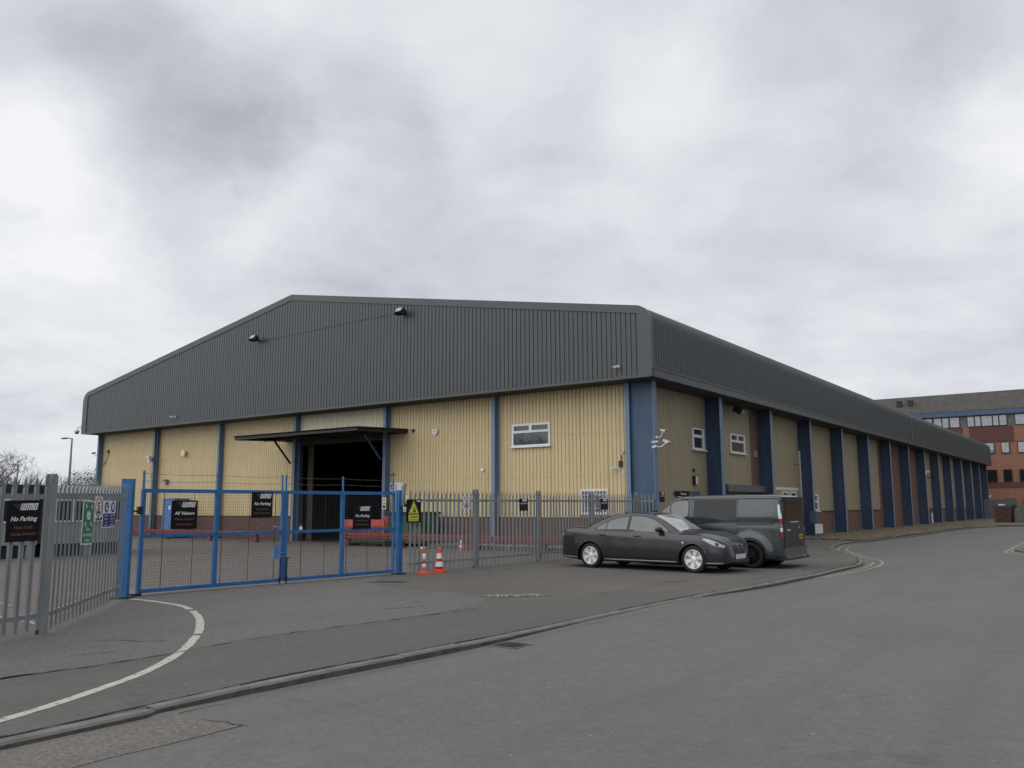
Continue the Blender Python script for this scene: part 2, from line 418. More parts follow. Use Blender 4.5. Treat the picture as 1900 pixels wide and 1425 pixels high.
#BLOBS
for d, r0, a in (((-.77, .482, .417), .24, -.15), ((-.735, .53, .425), .15, -.12), ((-.755, .53, .375), .11, -.10), ((-.68, .605, .40), .16, -.12), ((-.63, .655, .405), .12, -.07), ((-.70, .64, .30), .12, -.05), ((-.825, .347, .446), .2, -.05), ((-.76, .44, .48), .2, -.05),
                 ((-.372, .818, .44), .17, .10), ((-.70, .63, .345), .13, .17), ((-.76, .55, .345), .12, .12), ((-.865, .37, .35), .14, .18), ((-.081, .938, .338), .14, .14), ((-.67, .60, .44), .07, .08),
                 ((-.699, .649, .29), .15, -.12), ((-.897, .40, .20), .22, .07), ((-.275, .94, .19), .18, .07), ((-.52, .66, .54), .2, .06), ((-.2, .91, .26), .2, -.06),
                 ((-.17, .86, .47), .2, -.10), ((-.5, .77, .40), .13, -.07)):
    val = MA('ADD', val, blob(d, r0, a))
val = MA('ADD', val, MA('MULTIPLY', sep.outputs[1], -.06))          # a little brighter behind the camera
val = MA('ADD', val, MA('MULTIPLY', MA('MAXIMUM', MA('SUBTRACT', sep.outputs[2], .5), 0), .35))
val = MA('MINIMUM', MA('MAXIMUM', val, .3), .95)
cr = nt.nodes.new('ShaderNodeValToRGB'); nt.links.new(val, cr.inputs[0])
e = cr.color_ramp.elements
e[0].position = .3; e[0].color = (.27, .29, .335, 1); e[1].position = .95; e[1].color = (.93, .94, .96, 1)
for p_, c_ in ((.45, (.40, .42, .47)), (.6, (.56, .585, .64)), (.75, (.72, .74, .785))):
    q = e.new(p_); q.color = (*c_, 1)
bg2 = N(nt, 'ShaderNodeBackground', Strength=1.); nt.links.new(cr.outputs[0], bg2.inputs[0])
nt.links.new(MA('ADD', 1., MA('MULTIPLY', MA('MAXIMUM', MA('SUBTRACT', -.1, sep.outputs[1]), 0), .75)), bg2.inputs[1])   # unseen sky behind the viewpoint brightened, added to light the front walls
mx = nt.nodes.new('ShaderNodeMixShader'); mx.inputs[0].default_value = .96
nt.links.new(bg1.outputs[0], mx.inputs[1]); nt.links.new(bg2.outputs[0], mx.inputs[2]); nt.links.new(mx.outputs[0], out.inputs[0])
sl = bpy.data.lights.new('sun', 'SUN'); sl.energy = .75; sl.angle = radians(80); sl.color = (1, .97, .93)
so = bpy.data.objects.new('sun', sl); COL.objects.link(so); so.rotation_euler = SUN.to_track_quat('Z', 'Y').to_euler()
SC.view_settings.view_transform = 'Standard'; SC.view_settings.look = 'None'; SC.view_settings.exposure = 0; SC.view_settings.gamma = 1
SC.render.engine = 'CYCLES'; SC.cycles.max_bounces = 6; SC.cycles.diffuse_bounces = 3; SC.cycles.use_denoising = True
# ================================================================ GROUND
def sheet(name, pts, z, mat):
    b = MB(); n = len(pts)
    a = sum(pts[i][0]*pts[(i+1) % n][1]-pts[(i+1) % n][0]*pts[i][1] for i in range(n))
    if a < 0: pts = pts[::-1]
    b.add([(x, y, z) for x, y in pts], [tuple(range(n))])
    return struct(b.build(name, mat))

g_ = MB(); g_.add([(-3000, -3000, -.14), (3000, -3000, -.14), (3000, 3000, -.14), (-3000, 3000, -.14)], [(0, 1, 2, 3)])
struct(g_.build('ground', 'earth'))

KERB = [(7.02, -60), (7.03, -40), (7.04, -24.3), (6.97, -23.2), (6.92, -22.5), (6.9, -21.6), (6.95, -20.5), (7.02, -18.9), (7.05, -17.2), (7.04, -15.5), (7.05, -13.1),
        (7.25, -10.4), (7.38, -7.2), (7.38, -5.4), (7.36, -3.2), (7.3, -2.1), (7.1, -1.1), (6.68, .45), (6.2, 1.7), (5.3, 3.9), (4.75, 5.0), (4.2, 6.4), (3.72, 8.3),
        (3.3, 11.2), (3.5, 14.), (3.78, 17.2), (3.95, 20.9), (4.03, 27.3), (4.05, 35.4), (4.5, 42.), (5.4, 46.3), (6.9, 48.), (10, 49.2), (20, 50.5), (60, 52)]
KP = smooth_path(KERB, .5)
def kerb_h(y):
    if y < -23: return .045
    if y < -22: return .045+.022*(y+23)
    if y < -19: return .067
    if y < -16.5: return .067 - .047*(y+19)/2.5
    if y < -13: return .02
    if y < -10: return .02 + .045*(y+13)/3
    return .065
def road_z(x, y):
    base = -.062
    d = abs(x-7.)
    k = max(0, 1-max(0, d-.4)/3.5) if y < -4 else (1 if y >= -4 and x < 7.6 else max(0, 1-(d-.4)/3.5))
    k = min(1, max(0, k))
    return base*(1-k) + (-kerb_h(y))*k
# road: one sheet, finely divided near the kerb
b = MB(); xs = [2.5+.5*i for i in range(20)]+[13, 14, 16, 20, 28, 45, 90]; ys = [-70, -50, -40, -34]+[-30+.75*i for i in range(46)]+[6, 9, 13, 18, 25, 35, 45, 53]
for y in ys:
    for x in xs: b.v.append((x, y, road_z(x, y)))
nx = len(xs)
for j in range(len(ys)-1):
    for i in range(nx-1):
        b.f.append((j*nx+i, j*nx+i+1, (j+1)*nx+i+1, (j+1)*nx+i)); b.mi.append(0)
struct(b.build('road', 'road', smooth=True))

# forecourt: everything behind the kerb line
pts = [(-60, -60)] + [(x-.13, y) for x, y in KP if y <= 14.1 and not (x > 20)] + [(-.2, 14.1), (-.2, 90), (-60, 90)]
sheet('forecourt', pts, 0., 'fore')
# verge along the side wall, round the bend and to the office
vp = [(x-.13, y) for x, y in KP if y > 13.] 
b = MB()
vg = [(-.75, 14.6), (2.2, 14.2)] + vp + [(60, 96.5), (-40, 96.5), (-40, 86), (-.75, 86)]
sheet('verge', vg, .045, 'verge')
# kerb stones
def kerb_run(path, name, h_of, wdt=.13, gap=.012, L=.915, top=0.004):
    b = MB(); P_ = smooth_path(path, .1); acc = 0; start = 0
    segs = []; cur = [P_[0]]
    for i in range(1, len(P_)):
        acc += (Vector(P_[i])-Vector(P_[i-1])).length; cur.append(P_[i])
        if acc >= L: segs.append(cur); cur = [P_[i]]; acc = 0
    segs.append(cur)
    for s in segs:
        if len(s) < 2: continue
        a, c = Vector(s[0]), Vector(s[-1]); d = (c-a); ln = d.length
        if ln < .05: continue
        d /= ln; a2 = a+d*gap/2; c2 = c-d*gap/2; n = Vector((-d.y, d.x)) * wdt
        dz = random.uniform(-.006, .006); off = random.uniform(-.008, .008)
        a2 += n*off/wdt; c2 += n*off/wdt
        z1 = top+dz; z0 = -.16; bev = .018
        p = [(a2, z0), (c2, z0)]
        vs = []
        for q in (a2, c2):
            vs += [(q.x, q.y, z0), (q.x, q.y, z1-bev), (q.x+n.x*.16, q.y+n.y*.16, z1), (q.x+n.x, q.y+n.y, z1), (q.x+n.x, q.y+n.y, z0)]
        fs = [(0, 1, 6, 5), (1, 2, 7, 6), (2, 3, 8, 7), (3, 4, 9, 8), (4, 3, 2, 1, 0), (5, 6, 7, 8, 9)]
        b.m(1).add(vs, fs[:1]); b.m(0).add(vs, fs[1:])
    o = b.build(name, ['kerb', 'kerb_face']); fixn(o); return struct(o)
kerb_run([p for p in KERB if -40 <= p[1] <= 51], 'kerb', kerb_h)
# broken dark joint behind the kerb and along the gutter
b = MB(); poly_strip(b, [(x-.15+random.uniform(-.012, .012), y) for x, y in smooth_path([p for p in KERB if -30 < p[1] < 1], .12)], .035, .0075, .8)
struct(b.build('kerb_joint', 'crack'))
# footway strip next to the kerb, laid smoother than the forecourt
CR = [(4.7, -40), (4.66, -24.5), (4.64, -23.3), (4.74, -22.4), (4.74, -21.9), (4.66, -21.2), (4.6, -20.6), (4.58, -19.8), (4.66, -18.9), (4.74, -18.2), (4.84, -17.2), (4.95, -16.3)]
CRP = [(x+random.uniform(-.018, .018), y) for x, y in smooth_path(CR, .12)]
fp = CRP + [(5.3, -15.4), (5.6, -14), (5.9, -12.5)] + [(x-.155, y) for x, y in reversed(KP) if -40 <= y <= -12.6]
sheet('footway', fp, .0015, 'foot')
b = MB(); poly_strip(b, [(x-.01, y) for x, y in CRP if y > -28], .022, .0085, .95)
struct(b.build('footway_joint', 'crack'))
# gritty worn surface in front of the gate
ap = smooth_path([(4.76, -16.9), (4.6, -16), (4.25, -15.2), (3.6, -14.75), (2.6, -14.5), (1.6, -14.55), (.7, -14.2), (-.2, -13.4), (-.9, -12.4)], .08)
ap = [(x+random.gauss(0, .035), y+random.gauss(0, .06)) for x, y in ap]
sheet('worn_apron', [(-1.6, -18.5), (-.3, -19.9), (1.45, -21.7), (2.2, -25.5), (2.9, -32), (4.66, -32)] + [(x-.03, y) for x, y in CRP if -32 < y < -17] + ap, .0012, 'grit')
# pale dust along the gutter
b = MB(); gp = [(x+.01, y) for x, y in smooth_path([p for p in KERB if -24.5 < p[1] < -4], .1)]
n_ = len(gp); L_ = []; R_g = []
for i, (x, y) in enumerate(gp):
    w = .05+.09*abs(sin(i*.021)+.5*sin(i*.077+1))+random.uniform(0, .03)
    L_.append((x, y, road_z(x, y)+.002)); R_g.append((x+w, y, road_z(x+w, y)+.002))
b.add(L_+R_g, [(i, n_+i, n_+i+1, i+1) for i in range(n_-1)]); struct(b.build('gutter_dust', 'dust'))
# potholes and cracks
def crackline(pts, w, z=.009, name='asphalt_crack'):
    P_ = smooth_path(pts, .07); P_ = [(x+random.uniform(-.03, .03), y+random.uniform(-.03, .03)) for x, y in P_]
    b = MB(); poly_strip(b, P_, w, z, .95); return struct(b.build(name, 'crack'))
crackline([(4.0, -14.8), (4.1, -14.65), (4.25, -14.6)], .03)
crackline([(4.35, -14.3), (4.6, -14.2), (4.75, -14.0)], .03)
crackline([(3.1, -21.5), (3.3, -21.3), (3.6, -21.25), (3.8, -21.0)], .014)
crackline([(3.9, -22.2), (4.0, -22.0), (4.05, -21.7)], .012)
crackline([(5.35, -10.3), (5.5, -10.15), (5.7, -9.95)], .035)
crackline([(3.75, -17.2), (3.9, -16.9), (4.0, -16.5)], .016)
crackline([(7.15, -22.99), (7.5, -22.94), (7.88, -22.88)], .012, -.043)
b = MB()
for _ in range(150):
    t = random.random(); x = 3.95+.75*t+random.gauss(0, .1); y = -14.75+.75*t+random.gauss(0, .07); s = random.uniform(.01, .035)
    b.slab([(x+s*cos(a)*random.uniform(.7, 1.2), y+s*sin(a)*random.uniform(.7, 1.2)) for a in (0, 1.2, 2.4, 3.7, 5.)], .004, .012+s*.2)
stuff(b.build('loose_stones', 'line_worn'), 'pale broken stones crumbling out of the pothole in the forecourt', 'stones')
sheet('damp_patch', [(.0, -13.9), (.3, -13.65), (.62, -13.5), (.72, -13.3), (.4, -13.35), (.05, -13.55)], .0075, 'dark_patch')
# old paving patch on the road near the camera
b = MB(); rpx = [7.05, 7.25, 7.45, 7.65, 7.85]; rpy = [-22.9-.35*i for i in range(13)]
for j, y in enumerate(rpy):
    for i, x in enumerate(rpx):
        xx = x+(random.gauss(0, .02) if i == 4 else 0); yy = y+(random.gauss(0, .015)-.02*(4-i) if j == 0 else 0); b.v.append((xx, yy, road_z(xx, yy)+.0035))
b.f = [[j*5+i, (j+1)*5+i, (j+1)*5+i+1, j*5+i+1] for j in range(12) for i in range(4)]; b.mi = [0]*48
struct(b.build('road_patch', 'pink'))
# yard inside the gates
sheet('yard', [(-1.75, -18.8), (-1.25, -11.9), (-.95, -5), (-.8, -.9), (-1.2, -.3), (-60, -.3), (-60, -60), (1.5, -60), (1.6, -21.7)], .001, 'yard')
sheet('gate_threshold', [(-1.62, -18.3), (-1.15, -12.2), (-1.9, -12.3), (-2.45, -14.6), (-2.75, -17.2), (-3.0, -18.9)], .0024, 'thresh')
# white lines
WL = [(-1.15, -18.63), (-.49, -18.61), (.5, -18.72), (1.18, -18.95), (2.17, -19.46), (3.0, -20.0), (3.62, -20.45), (4.16, -20.9), (4.6, -21.3), (5.04, -21.76), (5.53, -22.38), (5.86, -22.95), (6.19, -23.6), (6.45, -24.3), (6.62, -25.2)]
b = MB(); seg = smooth_path(WL, .12)
def part_of(a, c): return [p for p in seg if a <= p[0] <= c]
for a, c in ((-1.2, 1.25), (1.28, 3.66), (3.72, 7)):
    P_ = part_of(a, c); poly_strip(b, P_, .105, .0045, .14)
struct(b.build('white_line', 'line_white'))
b = MB()
for x0, x1 in ((-13.6, -11.6), (-11.2, -10.3), (-9.4, -8.7), (-7.9, -7.1), (-6.3, -4.9), (-4.4, -3.4), (-2.9, -1.6)):
    poly_strip(b, [(x0, -8.5), ((x0+x1)/2, -8.53), (x1, -8.55)], .09, .0078)
poly_strip(b, [(-14, -4.2), (-12.5, -4.6)], .09, .0078); poly_strip(b, [(-5, -19.8), (-1.7, -20.4)], .09, .0078); poly_strip(b, [(-5, -20.9), (1.2, -21.2)], .09, .0078)
poly_strip(b, [(-9, -21.5), (-4, -24)], .09, .0078); poly_strip(b, [(-9, -19.0), (-4, -21.5)], .09, .0078)
poly_strip(b, [(-.1, -9.2), (.1, -8.2)], .07, .0078); poly_strip(b, [(1.4, -7.1), (1.75, -6.9), (2.2, -6.85)], .08, .0078); poly_strip(b, [(.1, -5.6), (.15, -5.1)], .08, .0078)
struct(b.build('yard_line', 'line_worn'))
# double yellow lines
YO = [(7.55, -6.6), (7.66, -5.06), (7.76, -3.48), (7.69, -1.74), (7.4, -.17), (6.95, 1.05), (6.23, 2.4), (5.5, 4.1), (4.87, 5.75), (4.42, 7.4), (4.1, 9.97), (4.12, 12.1), (4.25, 16.2), (4.35, 20)]
b = MB()
def on_road(pts, w, dz=.006):
    n = len(pts)
    for i in range(n-1):
        a = Vector(pts[i]); c = Vector(pts[i+1]); d = (c-a).normalized(); nn = Vector((-d.y, d.x))*w/2
        q = [a+nn, a-nn, c-nn, c+nn]; b.add([(p.x, p.y, road_z(p.x, p.y)+dz) for p in q], [(0, 1, 2, 3)])
on_road(smooth_path(YO, .3), .075)
YI = [(7.42, -6.9), (7.5, -5.3), (7.54, -3.4), (7.46, -1.9), (7.2, -.35)]
on_road(smooth_path(YI, .3), .06)
on_road(smooth_path([(6.6, 1.35), (5.95, 2.4), (5.2, 4.1), (4.6, 5.7), (4.1, 7.5), (3.82, 10), (3.8, 12.)], .3), .06)
on_road(smooth_path([(9.45, 19), (9.5, 16.2), (9.6, 12), (9.72, 7.9), (9.85, 7.2), (10.1, 6.7), (10.6, 5.9), (11.5, 5.3), (13, 5.0)], .25), .08)
on_road(smooth_path([(9.7, 19), (9.75, 14), (9.87, 8.2), (10.05, 7.5), (10.4, 6.85), (10.9, 6.4), (13, 5.9)], .25), .08)
struct(b.build('yellow_line', 'line_yellow'))
# far side footway corner on the right
IS = [(9.95, 44), (10.0, 30), (10.02, 16), (10.03, 9.6), (10.1, 8.3), (10.4, 7.5), (11., 6.9), (13, 6.6), (30, 6.6)]
ip = smooth_path(IS, .3)
sheet('corner_footway', ip + [(30, 44)], .01, 'verge')
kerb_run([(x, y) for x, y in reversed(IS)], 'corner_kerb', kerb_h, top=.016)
# gravel spilled over the verge
b = MB(); random.seed(11)
for _ in range(2600):
    y = 13+36*random.random()**1.3; x = random.uniform(.05, 3.9) if y < 40 else random.uniform(.2, 5.3)
    s = random.uniform(.012, .05)*(1+y/60)
    if random.random() < .05: s *= 2.2
    a0 = random.random()*3; h = s*random.uniform(.3, .9)
    b.add([(x+s*cos(a0+k*2.1)*random.uniform(.6, 1.2), y+s*sin(a0+k*2.1)*random.uniform(.6, 1.2), .044) for k in range(3)]+[(x, y, .044+h)], [(0, 1, 3), (1, 2, 3), (2, 0, 3)])
stuff(b.build('verge_debris', 'verge'), 'loose gravel and dead leaves strewn over the brown verge', 'gravel')
b = MB()
for _ in range(300):
    x = random.uniform(-.3, 2.6); y = -11.6+random.random()*10; s = random.uniform(.004, .012)
    if random.random() < .5: x, y = random.uniform(5.4, 6.9), random.uniform(-6, 1)
    a0 = random.random()*3
    b.add([(x+s*cos(a0+k*2.1), y+s*sin(a0+k*2.1), .0005) for k in range(3)]+[(x, y, s)], [(0, 1, 3), (1, 2, 3), (2, 0, 3)])
stuff(b.build('loose_grit', 'line_worn'), 'fine pale grit scattered on the forecourt', 'grit')
# drain cover in the gutter
t = thing('drain_cover', 'dark iron road gully grating beside the kerb', 'drain cover', (7.27, -18.58, road_z(7.27, -18.58)+.002), 0)
b = MB(); b.box(-.2, .2, -.2, -.17, -.01, .006); b.box(-.2, .2, .17, .2, -.01, .006); b.box(-.2, -.17, -.17, .17, -.01, .006); b.box(.17, .2, -.17, .17, -.01, .006)
b.build('frame', 'grey_pl', t)
b = MB()
for i in range(8): b.box(-.165, .165, -.16+i*.043, -.138+i*.043, -.02, .004)
b.build('grating', 'dark_patch', t)

# ================================================================ WAREHOUSE
S = 6.1; XO = 1.132; H = 6.08; FY = -.809; FX = .377; LX = -38.12; RX = (LX+FX)/2; ZR = 11.88; YE = 86.8; WX = -.7; WY = .3
W_ = thing('warehouse', 'long yellow and grey clad warehouse with blue steel columns and a wide gable', 'warehouse')
# roof profile on the right half: (x, z)
R_ = .62; slope = math.atan((ZR-8.6)/(FX-.3-RX))
zc = 8.0; prof = [(FX, H), (FX, zc)]
for k in range(1, 8):
    a = (pi/2-slope)*k/7; prof.append((FX-R_+R_*cos(a), zc+R_*sin(a)))
zt0 = prof[-1][1]; xt0 = prof[-1][0]; ZR = zt0+(xt0-RX)*math.tan(slope)
prof.append((RX, ZR))
def mirror(p): return (2*RX-p[0], p[1])
full = prof + [mirror(p) for p in reversed(prof[:-1])]
def roof_z(x, inset=0.):
    """height of the roof outline at x, inset by a margin"""
    xx = x if x >= RX else 2*RX-x
    if xx > xt0:
        d = min(R_-.001, max(0, xx-(FX-R_)))
        return zc + sqrt(max(0, R_*R_-d*d)) - inset
    return ZR-(xx-RX)*math.tan(slope) - inset/cos(slope)
# corrugated roof running down into the curved eaves
def offs(path, d):
    o = []
    for i, p in enumerate(path):
        a = Vector(path[max(i-1, 0)]); c = Vector(path[min(i+1, len(path)-1)]); t = (c-a).normalized()
        o.append((p[0]+t.y*d, p[1]-t.x*d))
    return o
def roof_side(path, pitch, mat, name):
    b = MB(); hi = offs(path, .032); m = len(path); vs = []
    y = FY+.12; ysm = []
    while y < YE-.01:
        for dy, k in ((0, 0), (pitch*.55, 0), (pitch*.66, 1), (pitch*.88, 1)):
            if y+dy < YE: ysm.append((y+dy, k))
        y += pitch
    ysm.append((YE, 0))
    for yy, k in ysm:
        for (x, z) in (hi if k else path): vs.append((x, yy, z))
    fs = [(i*m+j, (i+1)*m+j, (i+1)*m+j+1, i*m+j+1) for i in range(len(ysm)-1) for j in range(m-1)]
    b.add(vs, fs); return b.build(name, mat, W_)
rp = [(FX, H+.3)] + prof[1:]
s_ = 1
o = roof_side(rp, .2, 'grey', 'roof')
lp = [mirror(p) for p in reversed(prof)]
b = MB(); b.add([(x, FY+.12, z) for x, z in lp]+[(x, YE, z) for x, z in lp], [(i, i+1, len(lp)+i+1, len(lp)+i) for i in range(len(lp)-1)]); b.build('roof', 'grey', W_)
# flashing strips
b = MB(); inner = offs(prof[:-1], -.0)
outp = offs(full, .05)
def verge(b, y0, y1, wid, wv):
    """flat verge trim following the outline on a gable face"""
    n = len(full); o_ = offs(full, .05); i_ = []
    for i, (x, z) in enumerate(full):
        xi = min(max(x, 2*RX-FX+wv), FX-wv); i_.append((xi, roof_z(xi, wid)))
    i_[0] = (FX-wv, H); i_[-1] = (2*RX-FX+wv, H)
    vs = [(x, y0, z) for x, z in o_]+[(x, y0, z) for x, z in i_]+[(x, y1, z) for x, z in o_]+[(x, y1, z) for x, z in i_]
    fs = []
    for i in range(n-1):
        fs += [(i, i+1, n+i+1, n+i), (2*n+i, 3*n+i, 3*n+i+1, 2*n+i+1), (i, 2*n+i, 2*n+i+1, i+1), (n+i, n+i+1, 3*n+i+1, 3*n+i)]
    b.add(vs, fs)
verge(b, FY-.035, FY+.13, .24, .46)
fixn(b.build('verge_trim', 'grey_trim', W_))
b = MB(); b.box(FX-.03, FX+.05, FY-.04, YE, H-.003, H+.3); b.box(FX+.051, FX+.075, FY-.043, YE, H+.27, H+.33)
b.build('eaves_trim', 'grey_trim', W_)
b = MB(); b.box(LX+.3, FX-.03, FY-.045, FY+.05, H-.02, H+.07); b.build('gable_base_trim', 'grey_trim', W_)
b = MB(); sp = offs(prof, .055); sp[0] = (sp[0][0], H+.3)
b.add([(x, 42.35, z) for x, z in sp]+[(x, 42.47, z) for x, z in sp], [(i, i+len(sp), i+len(sp)+1, i+1) for i in range(len(sp)-1)]); b.build('roof_joint_strip', 'seam', W_)
# corrugated wall panels -------------------------------------------------
def corr(u0, u1, pitch=.1667, groove=.02, depth=.03):
    """profile [(u, d)] with narrow grooves"""
    p = [(u0, 0)]; n = int((u1-u0)/pitch); st = (u1-u0-n*pitch)/2
    for k in range(n+1):
        u = u0+st+k*pitch
        for du, d in ((-groove*.9, 0), (-groove*.4, depth), (groove*.4, depth), (groove*.9, 0)):
            q = u+du
            if u0+.001 < q < u1-.001: p.append((q, d))
    p.append((u1, 0)); return p
def wall_x(x0, x1, z0, z1, y, mat, name='wall_panel', pitch=.1667, holes=()):
    """panel facing -Y; z1 may be a function of x. holes = [(x0,x1,z0,z1)] windows cut out"""
    b = MB()
    cuts = sorted(set([x0, x1]+[h[i] for h in holes for i in (0, 1) if x0 < h[i] < x1]))
    for a, c in zip(cuts, cuts[1:]):
        hs = sorted([h for h in holes if h[0] <= a+1e-6 and h[1] >= c-1e-6], key=lambda h: h[2])
        zz = [z0]
        for h in hs: zz += [h[2], h[3]]
        zz.append(z1)
        pr = corr(a, c, pitch)
        for lo, hi in zip(zz[::2], zz[1::2]):
            m = len(pr); vs = [(u, y+d, lo) for u, d in pr]+[(u, y+d, hi(u) if callable(hi) else hi) for u, d in pr]
            b.m(0).add(vs, [(i, i+1, m+i+1, m+i) for i in range(m-1)])
            if mat == 'yellow':
                for zr in (1.32, 2.72, 4.32, 5.75):       # rows of cladding screws
                    if not lo < zr < hi: continue
                    for u, d in pr[1::4]:
                        if random.random() < .8: uu = u-.05; q = random.uniform(.007, .013); b.m(1).box(uu-q, uu+q, y-.008, y-.001, zr-q, zr+q)
    return b.build(name, [mat, 'brown'], W_)
def wall_y(y0, y1, z0, z1, x, mat, name='wall_panel', pitch=.1667, holes=()):
    b = MB()
    cuts = sorted(set([y0, y1]+[h[i] for h in holes for i in (0, 1) if y0 < h[i] < y1]))
    for a, c in zip(cuts, cuts[1:]):
        hs = sorted([h for h in holes if h[0] <= a+1e-6 and h[1] >= c-1e-6], key=lambda h: h[2])
        zz = [z0]
        for h in hs: zz += [h[2], h[3]]
        zz.append(z1); pr = corr(a, c, pitch)
        for lo, hi in zip(zz[::2], zz[1::2]):
            m = len(pr); b.add([(x-d, u, lo) for u, d in pr]+[(x-d, u, hi) for u, d in pr], [(i, i+1, m+i+1, m+i) for i in range(m-1)])
    return b.build(name, mat, W_)
# gable cladding
wall_x(LX+.30, FX-.30, H+.05, lambda x: roof_z(x, .2), FY, 'grey', 'gable_cladding', .2)
# bay by bay on the front
fx = [-XO-S*j for j in range(7)]
WIN = (-6.4, -4.56, 3.95, 4.86); BW = (-3.22, -2.04, 1.33, 2.22)
HB = 1.185
for j in range(6):
    x1 = fx[j]; x0 = fx[j+1]
    if j == 2:
        wall_x(x0, x1, 5.02, H, WY, 'cream'); b = MB(); b.box(x0+.2, x1, WY, WY+.1, 4.59, 5.02); b.build('door_header', 'inside2', W_)
        continue
    wall_x(x0, x1, HB, H, WY, 'yellow', holes=[WIN, BW] if j == 0 else ())
    b = MB(); b.box(x0, x1, WY-.03, WY+.2, -.02, HB-.02); b.build('brick_plinth', 'brick', W_)
    b = MB(); b.box(x0, x1, WY-.05, WY+.02, HB-.02, HB+.005); b.build('plinth_drip', 'trim', W_)
b = MB(); b.box(fx[6]-.5, fx[6], WY-.03, WY+.2, -.02, HB-.02); b.build('brick_plinth', 'brick', W_)
wall_x(fx[6]-.45, fx[6], HB, H, WY, 'yellow')
# soffits
b = MB(); b.box(LX+.05, FX-.02, FY+.05, WY+.05, H-.012, H-.002); b.box(WX-.1, FX-.03, WY+.06, YE-.1, H-.012, H-.002); b.box(LX+.05, fx[6]-.3, WY+.06, YE-.1, H-.012, H-.002); b.build('soffit', 'soffit', W_)
# front columns
for j in range(1, 7):
    x = fx[j]; b = MB(); b.box(x, x+.165, 0, .018, -.02, H-.012); b.box(x+.075, x+.09, .018, .36, -.02, H-.012); b.box(x, x+.19, .28, .299, -.02, H-.012)
    o = b.m(0).build('column', 'flange', W_)
# downpipe beside left end columns
b = MB(); b.tube([(fx[5]+.27, .12, .1), (fx[5]+.27, .12, H-.1)], .04, 8); b.build('downpipe', 'grey_trim', W_)
# side columns: deep I-sections
for k in range(15):
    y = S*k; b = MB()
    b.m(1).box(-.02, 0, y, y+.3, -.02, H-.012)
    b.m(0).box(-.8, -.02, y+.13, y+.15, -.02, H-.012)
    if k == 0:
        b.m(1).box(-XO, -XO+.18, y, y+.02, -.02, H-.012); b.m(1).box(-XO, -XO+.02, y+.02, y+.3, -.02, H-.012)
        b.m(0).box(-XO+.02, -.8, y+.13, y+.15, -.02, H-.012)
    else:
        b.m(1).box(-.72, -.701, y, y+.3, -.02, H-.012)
    b.build('column', ['blue_steel' if k == 0 else 'shaded_blue', 'flange'], W_)
# side wall bays
ZB = 1.28
for k in range(14):
    y0 = S*k+.15; y1 = S*(k+1)+.14
    if k == 0: wall_y(y0, y1, 0, H, WX, 'shaded_yellow', holes=[(4.82, 5.98, 3.87, 4.75)])
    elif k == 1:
        wall_y(y0, 11.34, 2.46, H, WX, 'shaded_yellow', holes=[(8.82, 10.6, 3.93, 4.78)])
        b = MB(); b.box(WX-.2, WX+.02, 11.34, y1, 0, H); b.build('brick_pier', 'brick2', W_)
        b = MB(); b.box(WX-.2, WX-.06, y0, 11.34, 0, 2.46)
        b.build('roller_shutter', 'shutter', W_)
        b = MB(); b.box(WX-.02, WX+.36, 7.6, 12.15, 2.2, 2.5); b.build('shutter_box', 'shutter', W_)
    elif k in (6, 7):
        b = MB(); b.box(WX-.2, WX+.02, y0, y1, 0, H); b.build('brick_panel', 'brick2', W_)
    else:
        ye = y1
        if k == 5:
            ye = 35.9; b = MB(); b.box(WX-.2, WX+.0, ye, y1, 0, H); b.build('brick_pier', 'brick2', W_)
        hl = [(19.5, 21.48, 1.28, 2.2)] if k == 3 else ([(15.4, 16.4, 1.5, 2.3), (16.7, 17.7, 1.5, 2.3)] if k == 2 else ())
        wall_y(y0, ye, ZB, H, WX, 'shaded_yellow', holes=hl)
        b = MB(); b.box(WX-.2, WX-.02, y0, y1 if k != 5 else ye, 0, ZB-.02); b.build('brick_plinth', 'brick2', W_)
        b = MB(); b.box(WX-.05, WX+.03, y0, ye, ZB-.02, ZB+.01); b.build('plinth_drip', 'trim', W_)
# far end and left walls close the volume
b = MB(); b.box(LX+.6, WX, 85.6, 85.8, 0, 8.5); b.box(fx[6]-.5, fx[6]-.35, WY+.2, 85.6, 0, 8.0); b.add([(LX, YE-.02, H), (FX, YE-.02, H), (FX, YE-.02, 8.2), (RX, YE-.02, ZR-.05), (LX, YE-.02, 8.2)], [(0, 1, 2, 3, 4)])
b.build('rear_wall', 'grey', W_)
# window builder: thing > window(frame) > pane, sill
def window_x(parent, x0, x1, z0, z1, y, bars, mat='white', fr=.055, glass='glass', sill=True, name='window', dep=.05):
    """facing -Y. bars = list of glazed openings (x0,x1,z0,z1) in 0..1 units"""
    b = MB(); w = x1-x0; h = z1-z0
    xs = sorted(set([0, 1]+[v for q in bars for v in q[:2]])); zs = sorted(set([0, 1]+[v for q in bars for v in q[2:]]))
    for i in range(len(xs)-1):
        for j in range(len(zs)-1):
            cx = (xs[i]+xs[i+1])/2; cz = (zs[j]+zs[j+1])/2
            if any(q[0] < cx < q[1] and q[2] < cz < q[3] for q in bars): continue
            b.box(x0+xs[i]*w, x0+xs[i+1]*w, y-dep, y+.02, z0+zs[j]*h, z0+zs[j+1]*h)
    o = b.build(name, mat, parent)
    g = MB()
    for q in bars: g.add([(x0+q[0]*w, y, z0+q[2]*h), (x0+q[1]*w, y, z0+q[2]*h), (x0+q[1]*w, y, z0+q[3]*h), (x0+q[0]*w, y, z0+q[3]*h)], [(0, 1, 2, 3)])
    g.build('pane', glass, o)
    if sill:
        s = MB(); s.box(x0-.04, x1+.04, y-.12, y-.02, z0-.045, z0-.001); s.build('sill', mat, o)
    return o
